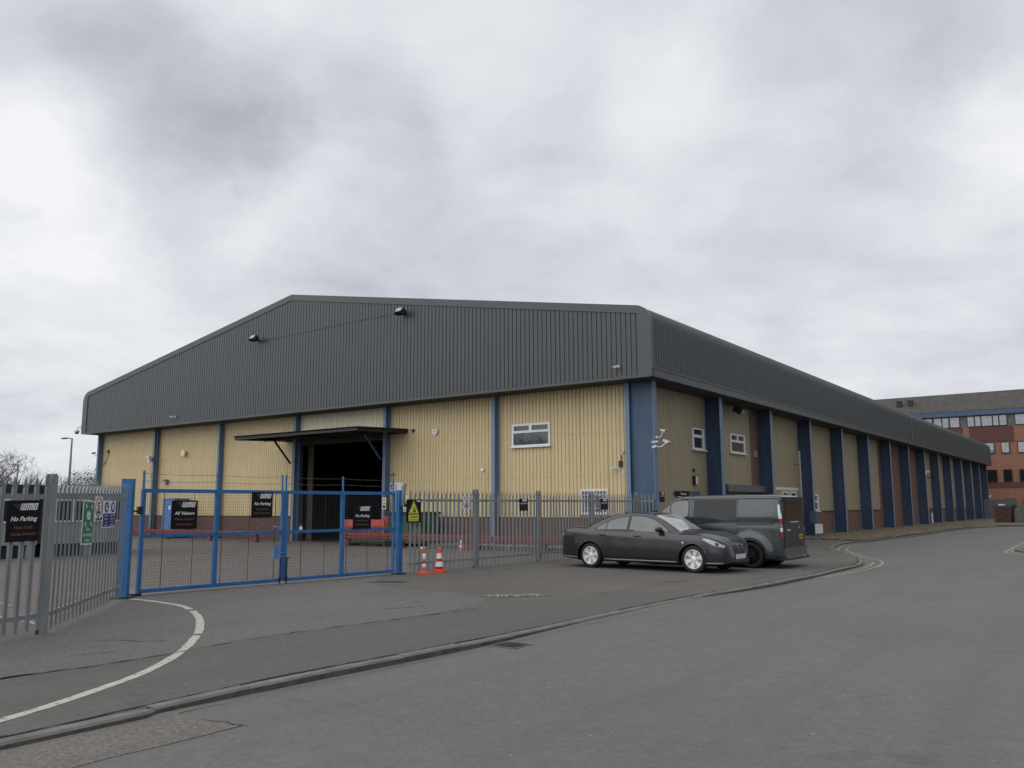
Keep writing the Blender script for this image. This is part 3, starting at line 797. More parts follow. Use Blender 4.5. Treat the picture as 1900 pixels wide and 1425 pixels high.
def window_y(parent, y0, y1, z0, z1, x, bars, mat='white', dep=.05, glass='glass', sill=True):
    b = MB(); w = y1-y0; h = z1-z0
    ys_ = sorted(set([0, 1]+[v for q in bars for v in q[:2]])); zs = sorted(set([0, 1]+[v for q in bars for v in q[2:]]))
    for i in range(len(ys_)-1):
        for j in range(len(zs)-1):
            cy = (ys_[i]+ys_[i+1])/2; cz = (zs[j]+zs[j+1])/2
            if any(q[0] < cy < q[1] and q[2] < cz < q[3] for q in bars): continue
            b.box(x-.02, x+dep, y0+ys_[i]*w, y0+ys_[i+1]*w, z0+zs[j]*h, z0+zs[j+1]*h)
    o = b.build('window', mat, parent)
    g = MB()
    for q in bars: g.add([(x, y0+q[0]*w, z0+q[2]*h), (x, y0+q[1]*w, z0+q[2]*h), (x, y0+q[1]*w, z0+q[3]*h), (x, y0+q[0]*w, z0+q[3]*h)], [(0, 1, 2, 3)])
    g.build('pane', glass, o)
    if sill:
        s = MB(); s.box(x+.02, x+.14, y0-.04, y1+.06, z0-.05, z0-.001); s.build('sill', mat, o)
    return o
three = [(.055, .455, .70, .91), (.53, .945, .70, .91), (.045, .955, .08, .60)]
o = window_x(W_, *WIN, WY, three)
# barred window low on the right
bars8 = [(.06, .47, .07, .93), (.53, .94, .07, .93)]
o = window_x(W_, *BW, WY, bars8)
b = MB()
for i in range(9): x = BW[0]+.06+i*(BW[1]-BW[0]-.12)/8; b.box(x-.01, x+.01, WY-.09, WY-.075, BW[2]+.02, BW[3]-.02)
for z in (BW[2]+.2, BW[3]-.2): b.box(BW[0]+.02, BW[1]-.02, WY-.075, WY-.06, z-.012, z+.012)
b.build('security_bars', 'white', o)
window_y(W_, 4.82, 5.98, 3.87, 4.75, WX, [(.1, .88, .70, .93), (.1, .88, .08, .56)])
window_y(W_, 8.82, 10.6, 3.93, 4.78, WX, [(.07, .46, .68, .92), (.54, .93, .68, .92), (.07, .93, .08, .56)])
window_y(W_, 19.5, 21.48, 1.28, 2.2, WX, [(.08, .9, .64, .9), (.08, .9, .1, .5)])
for a in (15.4, 16.7): window_y(W_, a, a+1, 1.5, 2.3, WX, [(.12, .88, .6, .9), (.12, .88, .1, .5)])
b = MB(); b.box(WX+.002, WX+.02, 13.3, 18.1, 2.36, 2.5); b.build('cladding_patch', 'cream', W_)
# canopy over the loading door
def canopy():
    b = MB(); x0, x1, y0, y1 = -20.35, -12.05, -2.8, WY; n = int((x1-x0)/.19); vs = []; pr = []
    for i in range(n+1):
        x = x0+(x1-x0)*i/n
        for dx, dz in ((0, 0), (.07, 0), (.1, .05), (.16, .05)):
            if x+dx <= x1+.001: pr.append((min(x1, x+dx), dz))
    m = len(pr)
    for y, z in ((y0, 4.86), (y1, 4.97)):
        for t in (0, .006):
            vs += [(x, y, z+d+t) for x, d in pr]
    fs = []
    for i in range(m-1): fs += [(i, 2*m+i, 2*m+i+1, i+1), (m+i, m+i+1, 3*m+i+1, 3*m+i), (i, i+1, m+i+1, m+i)]
    b.add(vs, fs); c = b.build('canopy', 'trim', W_)
    b = MB(); b.box(x0+.05, x1-.05, y0+.06, y0+.16, 4.74, 4.85); b.box(x0+.05, x1-.05, -1.05, -.95, 4.76, 4.9); b.box(x0+.05, x1-.05, WY-.1, WY-.01, 4.82, 4.95)
    for x in (x0+.1, -19.55, -16.5, -13.6, x1-.1): b.add([(x-.04, y0+.1, 4.72), (x+.04, y0+.1, 4.72), (x+.04, WY-.02, 4.83), (x-.04, WY-.02, 4.83), (x-.04, y0+.1, 4.84), (x+.04, y0+.1, 4.84), (x+.04, WY-.02, 4.95), (x-.04, WY-.02, 4.95)],
        [(0, 3, 2, 1), (4, 5, 6, 7), (0, 1, 5, 4), (1, 2, 6, 5), (2, 3, 7, 6), (3, 0, 4, 7)])
    b.build('frame', 'black', c)
    for x in (-19.55, -13.45):
        b = MB(); b.tube([(x, -.02, 3.72), (x, -1.05, 4.8)], .05, 6); b.build('brace', 'black' if x < -15 else 'blue_steel', c)
canopy()
# loading bay interior
b = MB(); X0, X1 = fx[3], fx[2]
b.box(X0-.02, X0+.2, .3, .5, 0, 4.59)          # left reveal
b.build('door_jamb', 'blue_steel', W_)
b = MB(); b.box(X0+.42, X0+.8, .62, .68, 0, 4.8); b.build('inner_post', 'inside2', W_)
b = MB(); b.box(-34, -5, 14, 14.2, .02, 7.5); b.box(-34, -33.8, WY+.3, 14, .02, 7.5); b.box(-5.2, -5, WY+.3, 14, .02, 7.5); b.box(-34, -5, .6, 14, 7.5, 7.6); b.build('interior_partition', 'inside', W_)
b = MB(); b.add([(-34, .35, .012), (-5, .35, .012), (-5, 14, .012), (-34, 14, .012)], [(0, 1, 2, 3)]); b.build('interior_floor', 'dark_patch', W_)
b = MB()
for x in (-18.2, -16.4, -14.8):
    for y in (5., 8.):
        b.box(x-.05, x+.05, y-.05, y+.05, 0, 4.2)
for z in (1.4, 2.8, 4.1): b.box(-18.2, -14.8, 4.95, 5.05, z-.06, z+.06)
for z in (1.42, 2.82):
    for x in (-17.9, -16.9, -15.9): b.box(x, x+.8, 4.7, 5.5, z+.05, z+.05+random.uniform(.4, .9))
b.build('storage_rack', 'trim', None); tag(bpy.context.scene.objects['storage_rack'], 'shadowy pallet racking just inside the open loading door', 'rack')
# doorway on the side wall behind the van
b = MB(); b.box(WX+.004, WX+.05, 3.75, 4.9, 0, 2.12); b.build('side_door', 'blue_steel', W_)
# downpipe with a crossbar on the side
o = thing('vent_pole', 'slim pale steel pole with a short crossbar beside the side wall', 'pole', (.12, 15.9, 0))
b = MB(); b.tube([(0, 0, 0), (0, 0, 4.3)], .055, 10); b.build('pole', 'cab_grey', o)
b = MB(); b.tube([(0, -.9, 3.6), (0, .12, 3.6)], .02, 6); b.build('crossbar', 'black', o)
# ================================================================ FIXTURES ON THE BUILDING
def floodlight(x, z, label):
    t = thing('floodlight', label, 'floodlight', (x, FY, z), 0, 'floodlights on the gable')
    b = MB(); b.tube([(0, 0, -.12), (0, -.3, -.12)], .03, 6); b.box(-.26, -.22, -.42, -.2, -.16, .02); b.box(.22, .26, -.42, -.2, -.16, .02); b.box(-.26, .26, -.22, -.18, -.17, -.12); b.build('bracket', 'black', t)
    R = Matrix.Translation((0, -.38, 0)) @ Matrix.Rotation(radians(-38), 4, 'X') @ Matrix.Scale(.85, 4)
    b = MB(); b.box(-.22, .22, -.06, .1, -.16, .16, R); b.box(-.12, .12, .1, .16, -.1, .1, R)
    for i in range(5): b.box(-.2+i*.095, -.185+i*.095, .1, .15, -.14, .14, R)
    hd = b.build('housing', 'black', t)
    b = MB(); b.box(-.19, .19, -.068, -.058, -.13, .13, R); b.build('lens', 'flood_glass', hd)
floodlight(-11.31, 9.98, 'black floodlight high on the grey gable just right of the ridge')
floodlight(-21.29, 10.0, 'black floodlight on the grey gable left of the ridge')
b = MB(); b.tube([(-21.1, FY-.012, 9.85), (-17.8, FY-.012, 9.9), (-14.5, FY-.012, 9.97), (-11.5, FY-.012, 9.98)], .009, 5)
tag(b.build('power_cable', 'grey'), 'thin dark cable strung across the gable between two floodlights', 'cable')
def bullet(loc, rz, pitch, label, s=1., wall=(0, 0, 0), mat='white_paint'):
    """white bullet camera looking along local -Y; bracket reaches back to the wall"""
    t = thing('security_camera', label, 'camera', loc, 0, 'security cameras on the warehouse')
    s *= .62; wall = Vector(wall)*.75
    R = Matrix.Rotation(rz, 4, 'Z') @ Matrix.Rotation(pitch, 4, 'X') @ Matrix.Scale(s, 4)
    b = MB(); b.lathe([(0, .16), (.05, .16), (.055, .1), (.055, -.14), (.06, -.15)], 14, 'y', R); b.box(-.06, .06, -.2, .14, .05, .062, R)
    h = b.build('housing', mat, t)
    b = MB(); b.lathe([(.05, -.151), (0, -.153)], 12, 'y', R); b.build('lens', 'black', h)
    b = MB(); b.tube([(0, 0, -.03*s), (wall[0]*.5, wall[1]*.4, wall[2]-.02), wall], .022*s, 6)
    W2 = Matrix.Translation(wall); b.box(-.035, .035, -.02, .02, -.04, .04, W2); b.build('bracket', mat, t)
bullet((-.92, FY-.18, 6.5), radians(-50), radians(16), 'white bullet camera on the grey gable near its right corner', 1.15, (.05, .24, .03))
bullet((-28.29, FY-.18, 6.5), radians(-40), radians(16), 'white bullet camera low on the grey gable towards the left', 1.15, (.05, .24, 0))
bullet((-1.68, WY-.18, 2.98), radians(-70), radians(14), 'cream bullet camera on the yellow cladding beside the corner column', 1.1, (.1, .24, -.12))
b = MB(); b.tube([(-1.50, WY-.03, 3.08), (-1.46, WY-.05, 3.2), (-1.44, WY-.05, 3.42), (-1.36, WY-.05, 3.54), (-1.15, WY-.04, 3.58)], .016, 6); b.box(-1.56, -1.42, WY-.07, WY-.01, 3.02, 3.24)
tag(b.build('cable_loop', 'black'), 'short curled black cable above the cream camera beside the corner column', 'cable')
bullet((.28, .2, 4.25), radians(75), radians(12), 'upper white camera on an arm from the corner column', 1.25, (-.3, -.1, -.3))
bullet((.05, -.02, 3.84), radians(-65), radians(8), 'white camera facing the forecourt, lower left of the corner cluster', 1.2, (-.12, .05, -.22))
bullet((.38, .2, 3.84), radians(65), radians(24), 'long white camera angled along the side wall from the corner column', 1.5, (-.42, -.3, -.2))
bullet((-38.4, .15, 4.98), radians(-60), radians(10), 'small dark camera out on an arm from the far left column', 1.2, (.6, .1, -.18), 'grey_pl')
# dome camera on the left eaves
t = thing('dome_camera', 'white dome camera hanging off the left end of the eaves', 'camera', (LX-.62, FY, 6.35))
b = MB(); b.tube([(.62, 0, .16), (.2, 0, .18), (.02, 0, .14), (0, 0, .03)], .035, 8); b.box(.54, .64, -.08, .08, 0, .3); b.build('arm', 'white_paint', t)
b = MB(); b.lathe([(0, .06), (.1, .05), (.15, -.04), (.15, -.1)], 16); b.build('housing', 'white_paint', t, True)
b = MB(); b.lathe([(.13, -.1), (.12, -.17), (.07, -.23), (0, -.245)], 16); b.build('dome', 'flood_glass', t, True)
# wall lamps and boxes
def lamp(name, x, z, label, kind):
    t = thing(name, label, 'lamp', (x, WY, z))
    if kind == 'round':
        b = MB(); b.lathe([(0, -.02), (.1, -.03), (.17, -.1), (.19, -.2), (.15, -.22)], 14, 'y'); b.build('housing', 'cream', t)
        b = MB(); b.lathe([(.15, -.215), (0, -.2)], 14, 'y'); b.build('lens', 'trim', t)
    else:
        b = MB(); b.prism([(-.2, -.1), (.2, -.1), (.16, .12), (-.16, .12)], -.2, -.005); b.build('housing', 'grey_pl', t)
        b = MB(); b.box(-.16, .16, -.21, -.2, -.09, .02); b.build('lens', 'lamp_clear', t)
lamp('wall_lamp', -28.82, 4.6, 'round wall lamp high on the second yellow bay from the left', 'round')
lamp('wall_lamp', -30.5, 3.06, 'weathered bulkhead lamp low on the second yellow bay, above the gate', 'box')
t = thing('column_lamp', 'twin lamp fixed on the second blue column from the left', 'lamp', (-31.75, -.05, 4.35))
b = MB(); b.box(-.18, .1, -.15, .0, .1, .2); b.box(-.1, .05, -.1, .0, -.2, .1); b.build('housing', 'white_paint', t)
b = MB(); b.lathe([(0, 0), (.1, -.03), (.13, -.2)], 12, 'y', Matrix.Translation((.4, 0, -.02))); b.tube([(0, -.02, 0), (.4, -.02, -.02)], .02, 6); b.build('lamp_head', 'grey_pl', t)
b = MB(); b.tube([(.15, .1, -.1), (.16, .08, -.6), (.05, .08, -1.0)], .015, 5); b.build('cable', 'black', t)
b = MB(); b.tube([(-36.9, WY-.03, 5.0), (-36.92, WY-.05, 4.7), (-37.1, WY-.05, 4.4), (-37.45, WY-.04, 4.2)], .02, 6); b.box(-36.97, -36.83, WY-.08, WY-.01, 4.93, 5.1)
tag(b.build('loose_cable', 'black'), 'black cable curling down the leftmost yellow bay', 'cable')
t = thing('alarm_box', 'small white alarm box high on the yellow wall right of the canopy', 'alarm', (-10.46, WY, 4.8))
b = MB(); b.prism([(-.13, .1), (.13, .1), (.13, -.06), (0, -.17), (-.13, -.06)], -.09, -.005); b.build('casing', 'white_paint', t)
b = MB(); b.lathe([(.05, -.092), (0, -.1)], 10, 'y'); b.build('light', 'cab_grey', t)
t = thing('junction_box', 'tiny dark box at the right end of the canopy', 'box', (-11.75, WY, 4.92))
b = MB(); b.box(-.05, .05, -.08, -.005, -.06, .06); b.tube([(0, -.04, -.06), (-.05, -.03, -.15)], .012, 5); b.build('casing', 'trim', t)
for x, z, lb in ((-12.93, 3.04, 'green tinted sensor on the yellow wall right of the loading door'), (-7.60, 3.06, 'small white sensor on the blue column in the middle of the right half')):
    t = thing('wall_sensor', lb, 'sensor', (x, WY if x < -10 else 0, z))
    b = MB(); b.lathe([(0, -.02), (.05, -.02), (.08, -.08), (.07, -.15), (0, -.17)], 10, 'y'); b.box(-.03, .03, -.04, -.003, -.06, .06); b.build('casing', 'flood_glass' if x < -10 else 'white_paint', t)
t = thing('horn_floodlight', 'dark floodlight under the side eaves in the second bay', 'floodlight', (-.15, 8.7, 5.78))
b = MB(); b.box(-.2, .2, -.22, .22, -.16, .1, Matrix.Rotation(radians(30), 4, 'Y')); b.build('housing', 'black', t)
b = MB(); b.box(.205, .215, -.19, .19, -.13, .08, Matrix.Rotation(radians(30), 4, 'Y')); b.build('lens', 'flood_glass', t)
b = MB(); b.tube([(-.5, -1.6, .12), (0, -.1, .18), (0, 0, .1)], .03, 6); b.build('bracket', 'black', t)
t = thing('side_wall_lamp', 'dark bulkhead lamp on the side wall above the van', 'lamp', (WX, 4.85, 2.62))
b = MB(); b.box(.0, .12, -.09, .09, -.2, .18); b.build('housing', 'black', t)
b = MB(); b.box(.12, .15, -.06, .09, -.16, .14); b.build('lens', 'cream', t)
b = MB(); b.box(0, .05, -.08, .06, .34, .46); b.build('sensor', 'black', t)
t = thing('meter_box', 'small grey box on the brick pier in the side wall', 'box', (WX+.02, 11.8, 4.0))
b = MB(); b.box(0, .08, -.12, .12, -.14, .14); b.box(.08, .09, -.1, .1, -.11, .11); b.build('casing', 'cab_grey', t)
for y, z, lb in ((48.9, 4.2, 'tiny white camera on a far column of the side wall'), (85.6, 2.5, 'tiny white camera at the far end of the side wall')):
    t = thing('security_camera', lb, 'camera', (.02, y, z), 0, 'security cameras on the warehouse')
    b = MB(); b.box(0, .3, -.06, .06, 0, .12); b.box(-.02, .04, -.1, .1, -.15, .1); b.build('housing', 'white_paint', t)
t = thing('bracket_arm', 'dark bracket arm on the side cladding in the far yellow bays', 'bracket', (WX, 53.2, 3.9))
b = MB(); b.tube([(0, 0, 0), (.55, 0, .05)], .03, 5); b.box(.5, .6, -.05, .05, -.15, .12); b.build('arm', 'black', t)
t = thing('drain_pipe', 'short white pipe at the foot of the side wall', 'pipe', (WX+.12, 53.6, .04))
b = MB(); b.tube([(0, 0, 0), (0, 0, .8)], .07, 8); b.tube([(0, 0, .75), (0, 0, .85)], .085, 8); b.build('pipe', 'white', t)

# ================================================================ PALISADE FENCES
def pale_into(b, p, d, nrm, z0, z1, wd=.068, dp=.02):
    """one W-section pale; d along the fence, nrm towards the viewer side"""
    def pt(u, v, z): return (p.x+d.x*u+nrm.x*v, p.y+d.y*u+nrm.y*v, z)
    zs = z1-.17
    us = [(-wd/2, .0), (-wd*.28, dp), (0, .004), (wd*.28, dp), (wd/2, .0)]
    vs = [pt(u, v, z0) for u, v in us]+[pt(u, v, zs) for u, v in us]+[pt(u, v-.003, z0) for u, v in us]+[pt(u, v-.003, zs) for u, v in us]
    fs = []
    for i in range(4): fs += [(i, i+1, 5+i+1, 5+i), (10+i+1, 10+i, 15+i, 15+i+1)]
    fs += [(0, 5, 15, 10), (4, 14, 19, 9)]
    b.add(vs, fs)
    # three splayed points
    for u0, u1, ut, vt, zt in ((-wd/2, -wd*.14, -wd*.62, .05, z1-.045), (-wd*.15, wd*.15, 0, -.02, z1), (wd*.14, wd/2, wd*.62, .05, z1-.045)):
        c = (u0+u1)/2
        vs = [pt(u0, .008, zs), pt(u1, .008, zs), pt(u0*.5+ut*.5-.006, .012+vt*.35, (zs+zt)/2+.01), pt(u1*.5+ut*.5, .012+vt*.35, (zs+zt)/2+.01), pt(ut, vt, zt)]
        vs2 = [(x-nrm.x*.003, y-nrm.y*.003, z) for x, y, z in vs]
        b.add(vs+vs2, [(0, 1, 3, 2), (2, 3, 4), (6, 5, 7, 8), (8, 7, 9), (0, 2, 7, 5), (1, 6, 8, 3), (2, 4, 9, 7), (3, 8, 9, 4)])
def palisade(A, B, posts, label, side, z1=2.06, pitch=.168, z0=.06, post_w=.1, post_h=2.07, skip=(), pale_w=.068, postmat='galv'):
    A = Vector(A); B = Vector(B); L = (B-A).length; d = (B-A)/L; nrm = Vector((d.y, -d.x))*side
    t = thing('palisade_fence', label, 'fence', (0, 0, 0))
    edges = sorted(set([0, L]+list(posts)))
    for a, c in zip(edges, edges[1:]):
        if c-a < .3: continue
        b = MB(); n = max(1, round((c-a)/pitch))
        for i in range(n):
            s = a+(i+.5)*(c-a)/n; p = A+d*s+nrm*.03
            dz = random.uniform(-.008, .008); w_ = Vector((nrm.x, nrm.y))
            pale_into(b, p, d, nrm, z0+dz, z1+dz, pale_w, .02 if pitch < .19 else .011)
        b.build('pale_panel', 'galv', t)
        for z in (.24, 1.77):
            b = MB(); p = A+d*(a+.03); q = A+d*(c-.03)
            def P3(o, s, z): return (o.x+nrm.x*s, o.y+nrm.y*s, z)
            vs = [P3(p, .028, z-.03), P3(q, .028, z-.03), P3(q, .028, z+.03), P3(p, .028, z+.03), P3(p, -.01, z+.03), P3(q, -.01, z+.03), P3(q, -.01, z+.024), P3(p, -.01, z+.024)]
            b.add(vs, [(0, 1, 2, 3), (3, 2, 5, 4), (4, 5, 6, 7), (0, 3, 4, 7), (1, 6, 5, 2)]); b.build('rail', 'galv', t)
    for s in posts:
        p = A+d*s; b = MB(); h = post_h; w_ = post_w/2
        mt = Matrix.Translation((p.x, p.y, 0)) @ Matrix.Rotation(atan2(d.y, d.x), 4, 'Z')
        k = -1 if side < 0 else 1
        for y0, y1, xw in ((-.05, -.042, w_), (.042, .05, w_)): b.prism([(-xw, -.05), (xw, -.05), (xw, h-.03), (xw-.02, h), (-xw+.02, h), (-xw, h-.03)], y0*1.1, y1*1.1, mt)
        b.box(-.004, .004, -.046, .046, -.05, h-.01, mt)
        for z in (.24, 1.77): b.box(-w_-.015, w_+.015, -.075, -.055, z-.035, z+.035, mt); b.box(-.012, .012, -.09, -.07, z-.012, z+.012, mt)
        b.build('post', postmat, t)
    return t
# right-hand run (gate to warehouse corner); side so that pales face the road (+X)
palisade((-.78, -11.82), (-.6, -.25), [2.62, 5.55, 8.55, 11.55], 'grey galvanised palisade fence running from the blue gate to the warehouse corner', 1)
palisade((-.6, -.25), (.1, -.22), [], 'short return of grey palisade fence across the blue corner column', 1, pitch=.15)
palisade((1.95, -21.63), (2.75, -25.7), [.0, 2.75], 'grey palisade fence at the left edge carrying the large No Parking board', -1, pitch=.155, post_w=.105, pale_w=.074)
palisade((1.87, -21.53), (-1.08, -18.86), [], 'grey palisade fence panel between the left corner post and the blue gate post', 1, pitch=.191, pale_w=.07)

# ================================================================ GATES
GA = Vector((-1.5, -18.35)); GB = Vector((-1.0, -11.95)); GD = (GB-GA).normalized(); grz = atan2(GD.y, GD.x)
def leaf(s0, s1, label, latch):
    p = GA+GD*s0; t = thing('gate_leaf', label, 'gate', (p.x, p.y, 0), grz, 'blue double gates'); Lw = s1-s0; r = .035; m = Lw/2
    b = MB()
    for x in (0, Lw): b.box(x-r if x else 0, x if x else 2*r, -r, r, .06, 1.97)
    b.box(2*r, Lw-2*r if False else Lw-r, -r+.001, r-.001, 1.9, 1.972); b.box(2*r, Lw-r, -r+.001, r-.001, .05, .12)
    b.build('frame', 'gate_blue', t)
    b = MB(); b.box(m-.04, m+.04, -r-.002, r+.002, .12, 1.9); b.build('middle_stile', 'gate_blue', t)
    b = MB(); b.box(.07, Lw-r-.001, -r+.004, r-.004, 1.06, 1.12); b.build('middle_rail', 'gate_blue', t)
    for x in (.03, m, Lw-.03):
        b = MB(); b.tube([(x, 0, 1.95), (x, .01, 2.31)], .022, 6); b.build('spike_post', 'gate_blue', t)
    b = MB(); x = .07
    while x < Lw-.06: b.box(x-.0014, x+.0014, .001, .004, .1, 1.92); x += .05
    z = .12
    while z < 1.92: b.box(.05, Lw-.05, -.002, .001, z-.0014, z+.0014); z += .06
    b.build('mesh_panel', 'wire', t)
    b = MB(); x = .45
    while x < Lw: b.box(x-.005, x+.005, -.008, -.002, .1, 1.9); x += .62
    b.build('tension_wire', 'trim', t)
    random.seed(int(s0*10)+3)
    for z in (2.12, 2.26):
        b = MB(); n = 12; pts = [(Lw*i/n, .01, z - .018*sin(pi*((i*2/n) % 1))) for i in range(n+1)]
        b.tube(pts, .0028, 4)
        x = .1
        while x < Lw-.1:
            a = random.random()*3; zz = z-.018*sin(pi*((x*2/Lw) % 1))
            b.tube([(x-.012, .01+.014*cos(a), zz-.016*sin(a)), (x+.012, .01-.014*cos(a), zz+.016*sin(a))], .0028, 3); x += .095
        b.build('barbed_wire', 'barb', t)
    b = MB(); x = Lw-.06 if latch == 'r' else .06
    b.tube([(x, -.06, -.02), (x, -.06, .55)], .012, 6); b.tube([(x, -.06, .55), (x, -.14, .55)], .012, 6); b.box(x-.03, x+.03, -.07, -.035, .1, .15); b.build('drop_bolt', 'black', t)
    return t
L1 = leaf(.04, 3.16, 'left leaf of the blue double gates with the All Visitors board', 'r')
L2 = leaf(3.2, 6.33, 'right leaf of the blue double gates in front of the loading door', 'l')
b = MB(); b.box(2.86, 3.06, -.08, -.04, 1.19, 1.215); b.tube([(2.84, -.07, 1.15), (2.86, -.09, 1.21), (2.9, -.07, 1.24)], .014, 6); b.build('latch', 'galv', L1)
b = MB(); b.box(2.88, 2.98, -.1, -.035, .55, .82); b.tube([(2.98, -.06, .66), (3.2, -.06, .66)], .014, 6); b.build('lock_box', 'blue_box', L1)
b = MB(); b.tube([(-.02, 0, 1.55), (-.17, .02, 1.56)], .02, 6); b.box(-.06, .02, -.04, .04, 1.5, 1.64); b.build('hinge', 'black', L1)
b = MB(); b.box(-.16, .08, -.05, .05, .0, .05); b.build('hinge', 'black', L1)
def gate_post(x, y, sx, sy, h, rz, label, cap=True):
    t = thing('gate_post', label, 'post', (x, y, 0), rz, 'blue gate posts')
    b = MB(); b.box(-sx/2, sx/2, -sy/2, sy/2, -.05, h); b.build('post', 'gate_blue', t)
    b = MB(); b.box(-sx/2-.008, sx/2+.008, -sy/2-.008, sy/2+.008, h, h+.012); b.build('cap', 'gate_blue', t)
    b = MB(); b.box(-sx/2-.06, sx/2+.08, -sy/2-.06, sy/2+.06, -.05, .03); b.build('base', 'black', t)
gate_post(-1.36, -18.66, .19, .19, 2.13, radians(45), 'square blue post at the left end of the gates')
gate_post(-.98, -11.88, .12, .13, 2.0, grz, 'scuffed blue post at the right end of the gates')
t = thing('post_bracket', 'pale metal bracket on top of the right blue gate post', 'bracket', (-.9, -11.86, 2.0))
b = MB(); b.box(-.02, .07, -.03, .03, -.35, .1); b.prism([(-.03, .1), (.08, .05), (.09, .17)], -.025, .025); b.tube([(.05, 0, -.33), (.2, .3, -.22)], .02, 6); b.build('bracket', 'galv', t)
t = thing('padlock', 'white padlock hanging on the mesh of the right gate leaf', 'padlock', (*(GA+GD*3.62), 1.18), grz)
b = MB(); b.box(-.035, .035, -.035, -.01, -.05, .02); b.build('body', 'white', t)
b = MB(); b.tube([(-.02, -.02, .02), (-.02, -.02, .045), (0, -.02, .06), (.02, -.02, .045), (.02, -.02, .02)], .007, 6); b.build('shackle', 'galv', t)

# ================================================================ SIGNS
def logo(bw, bo, x, z, w):
    """slanted WMB mark with a streaked wing; x,z lower left of the letters, w overall"""
    h = w*.36; sh = .28*h
    def bar(mb, x0, x1, z0, z1):
        f = lambda q: q*sh/h
        mb.prism([(x+x0*w+f(z0), z+z0), (x+x1*w+f(z0), z+z0), (x+x1*w+f(z1), z+z1), (x+x0*w+f(z1), z+z1)], -.0042, -.0012)
    t = .078; v = h*.24
    for a in (0, .125, .25): bar(bw, a, a+t, v if a else 0, h)
    bar(bw, t if False else 0.078, .328, 0, v*.9); bar(bw, .0, .078, 0, v)
    for a in (.365, .49, .615): bar(bw, a, a+t, 0, h-v*.9)
    bar(bw, .365, .693, h-v*.9, h)
    bar(bw, .73, .81, 0, h); bar(bw, .81, .96, 0, v*.7); bar(bw, .81, .96, h-v*.7, h); bar(bw, .81, .93, h/2-v*.3, h/2+v*.3); bar(bw, .90, .975, v*.7, h/2-v*.3); bar(bw, .89, .96, h/2+v*.3, h-v*.7)
    for i in range(5):
        z0 = z+h*(.14+.17*i); bo.prism([(x-.42*w+.06*w*(4-i), z0+h*.05), (x-.02*w+sh*(.14+.17*i), z0), (x-.02*w+sh*(.2+.17*i), z0+h*.1), (x-.36*w+.06*w*(4-i), z0+h*.1)], -.0042, -.0012)
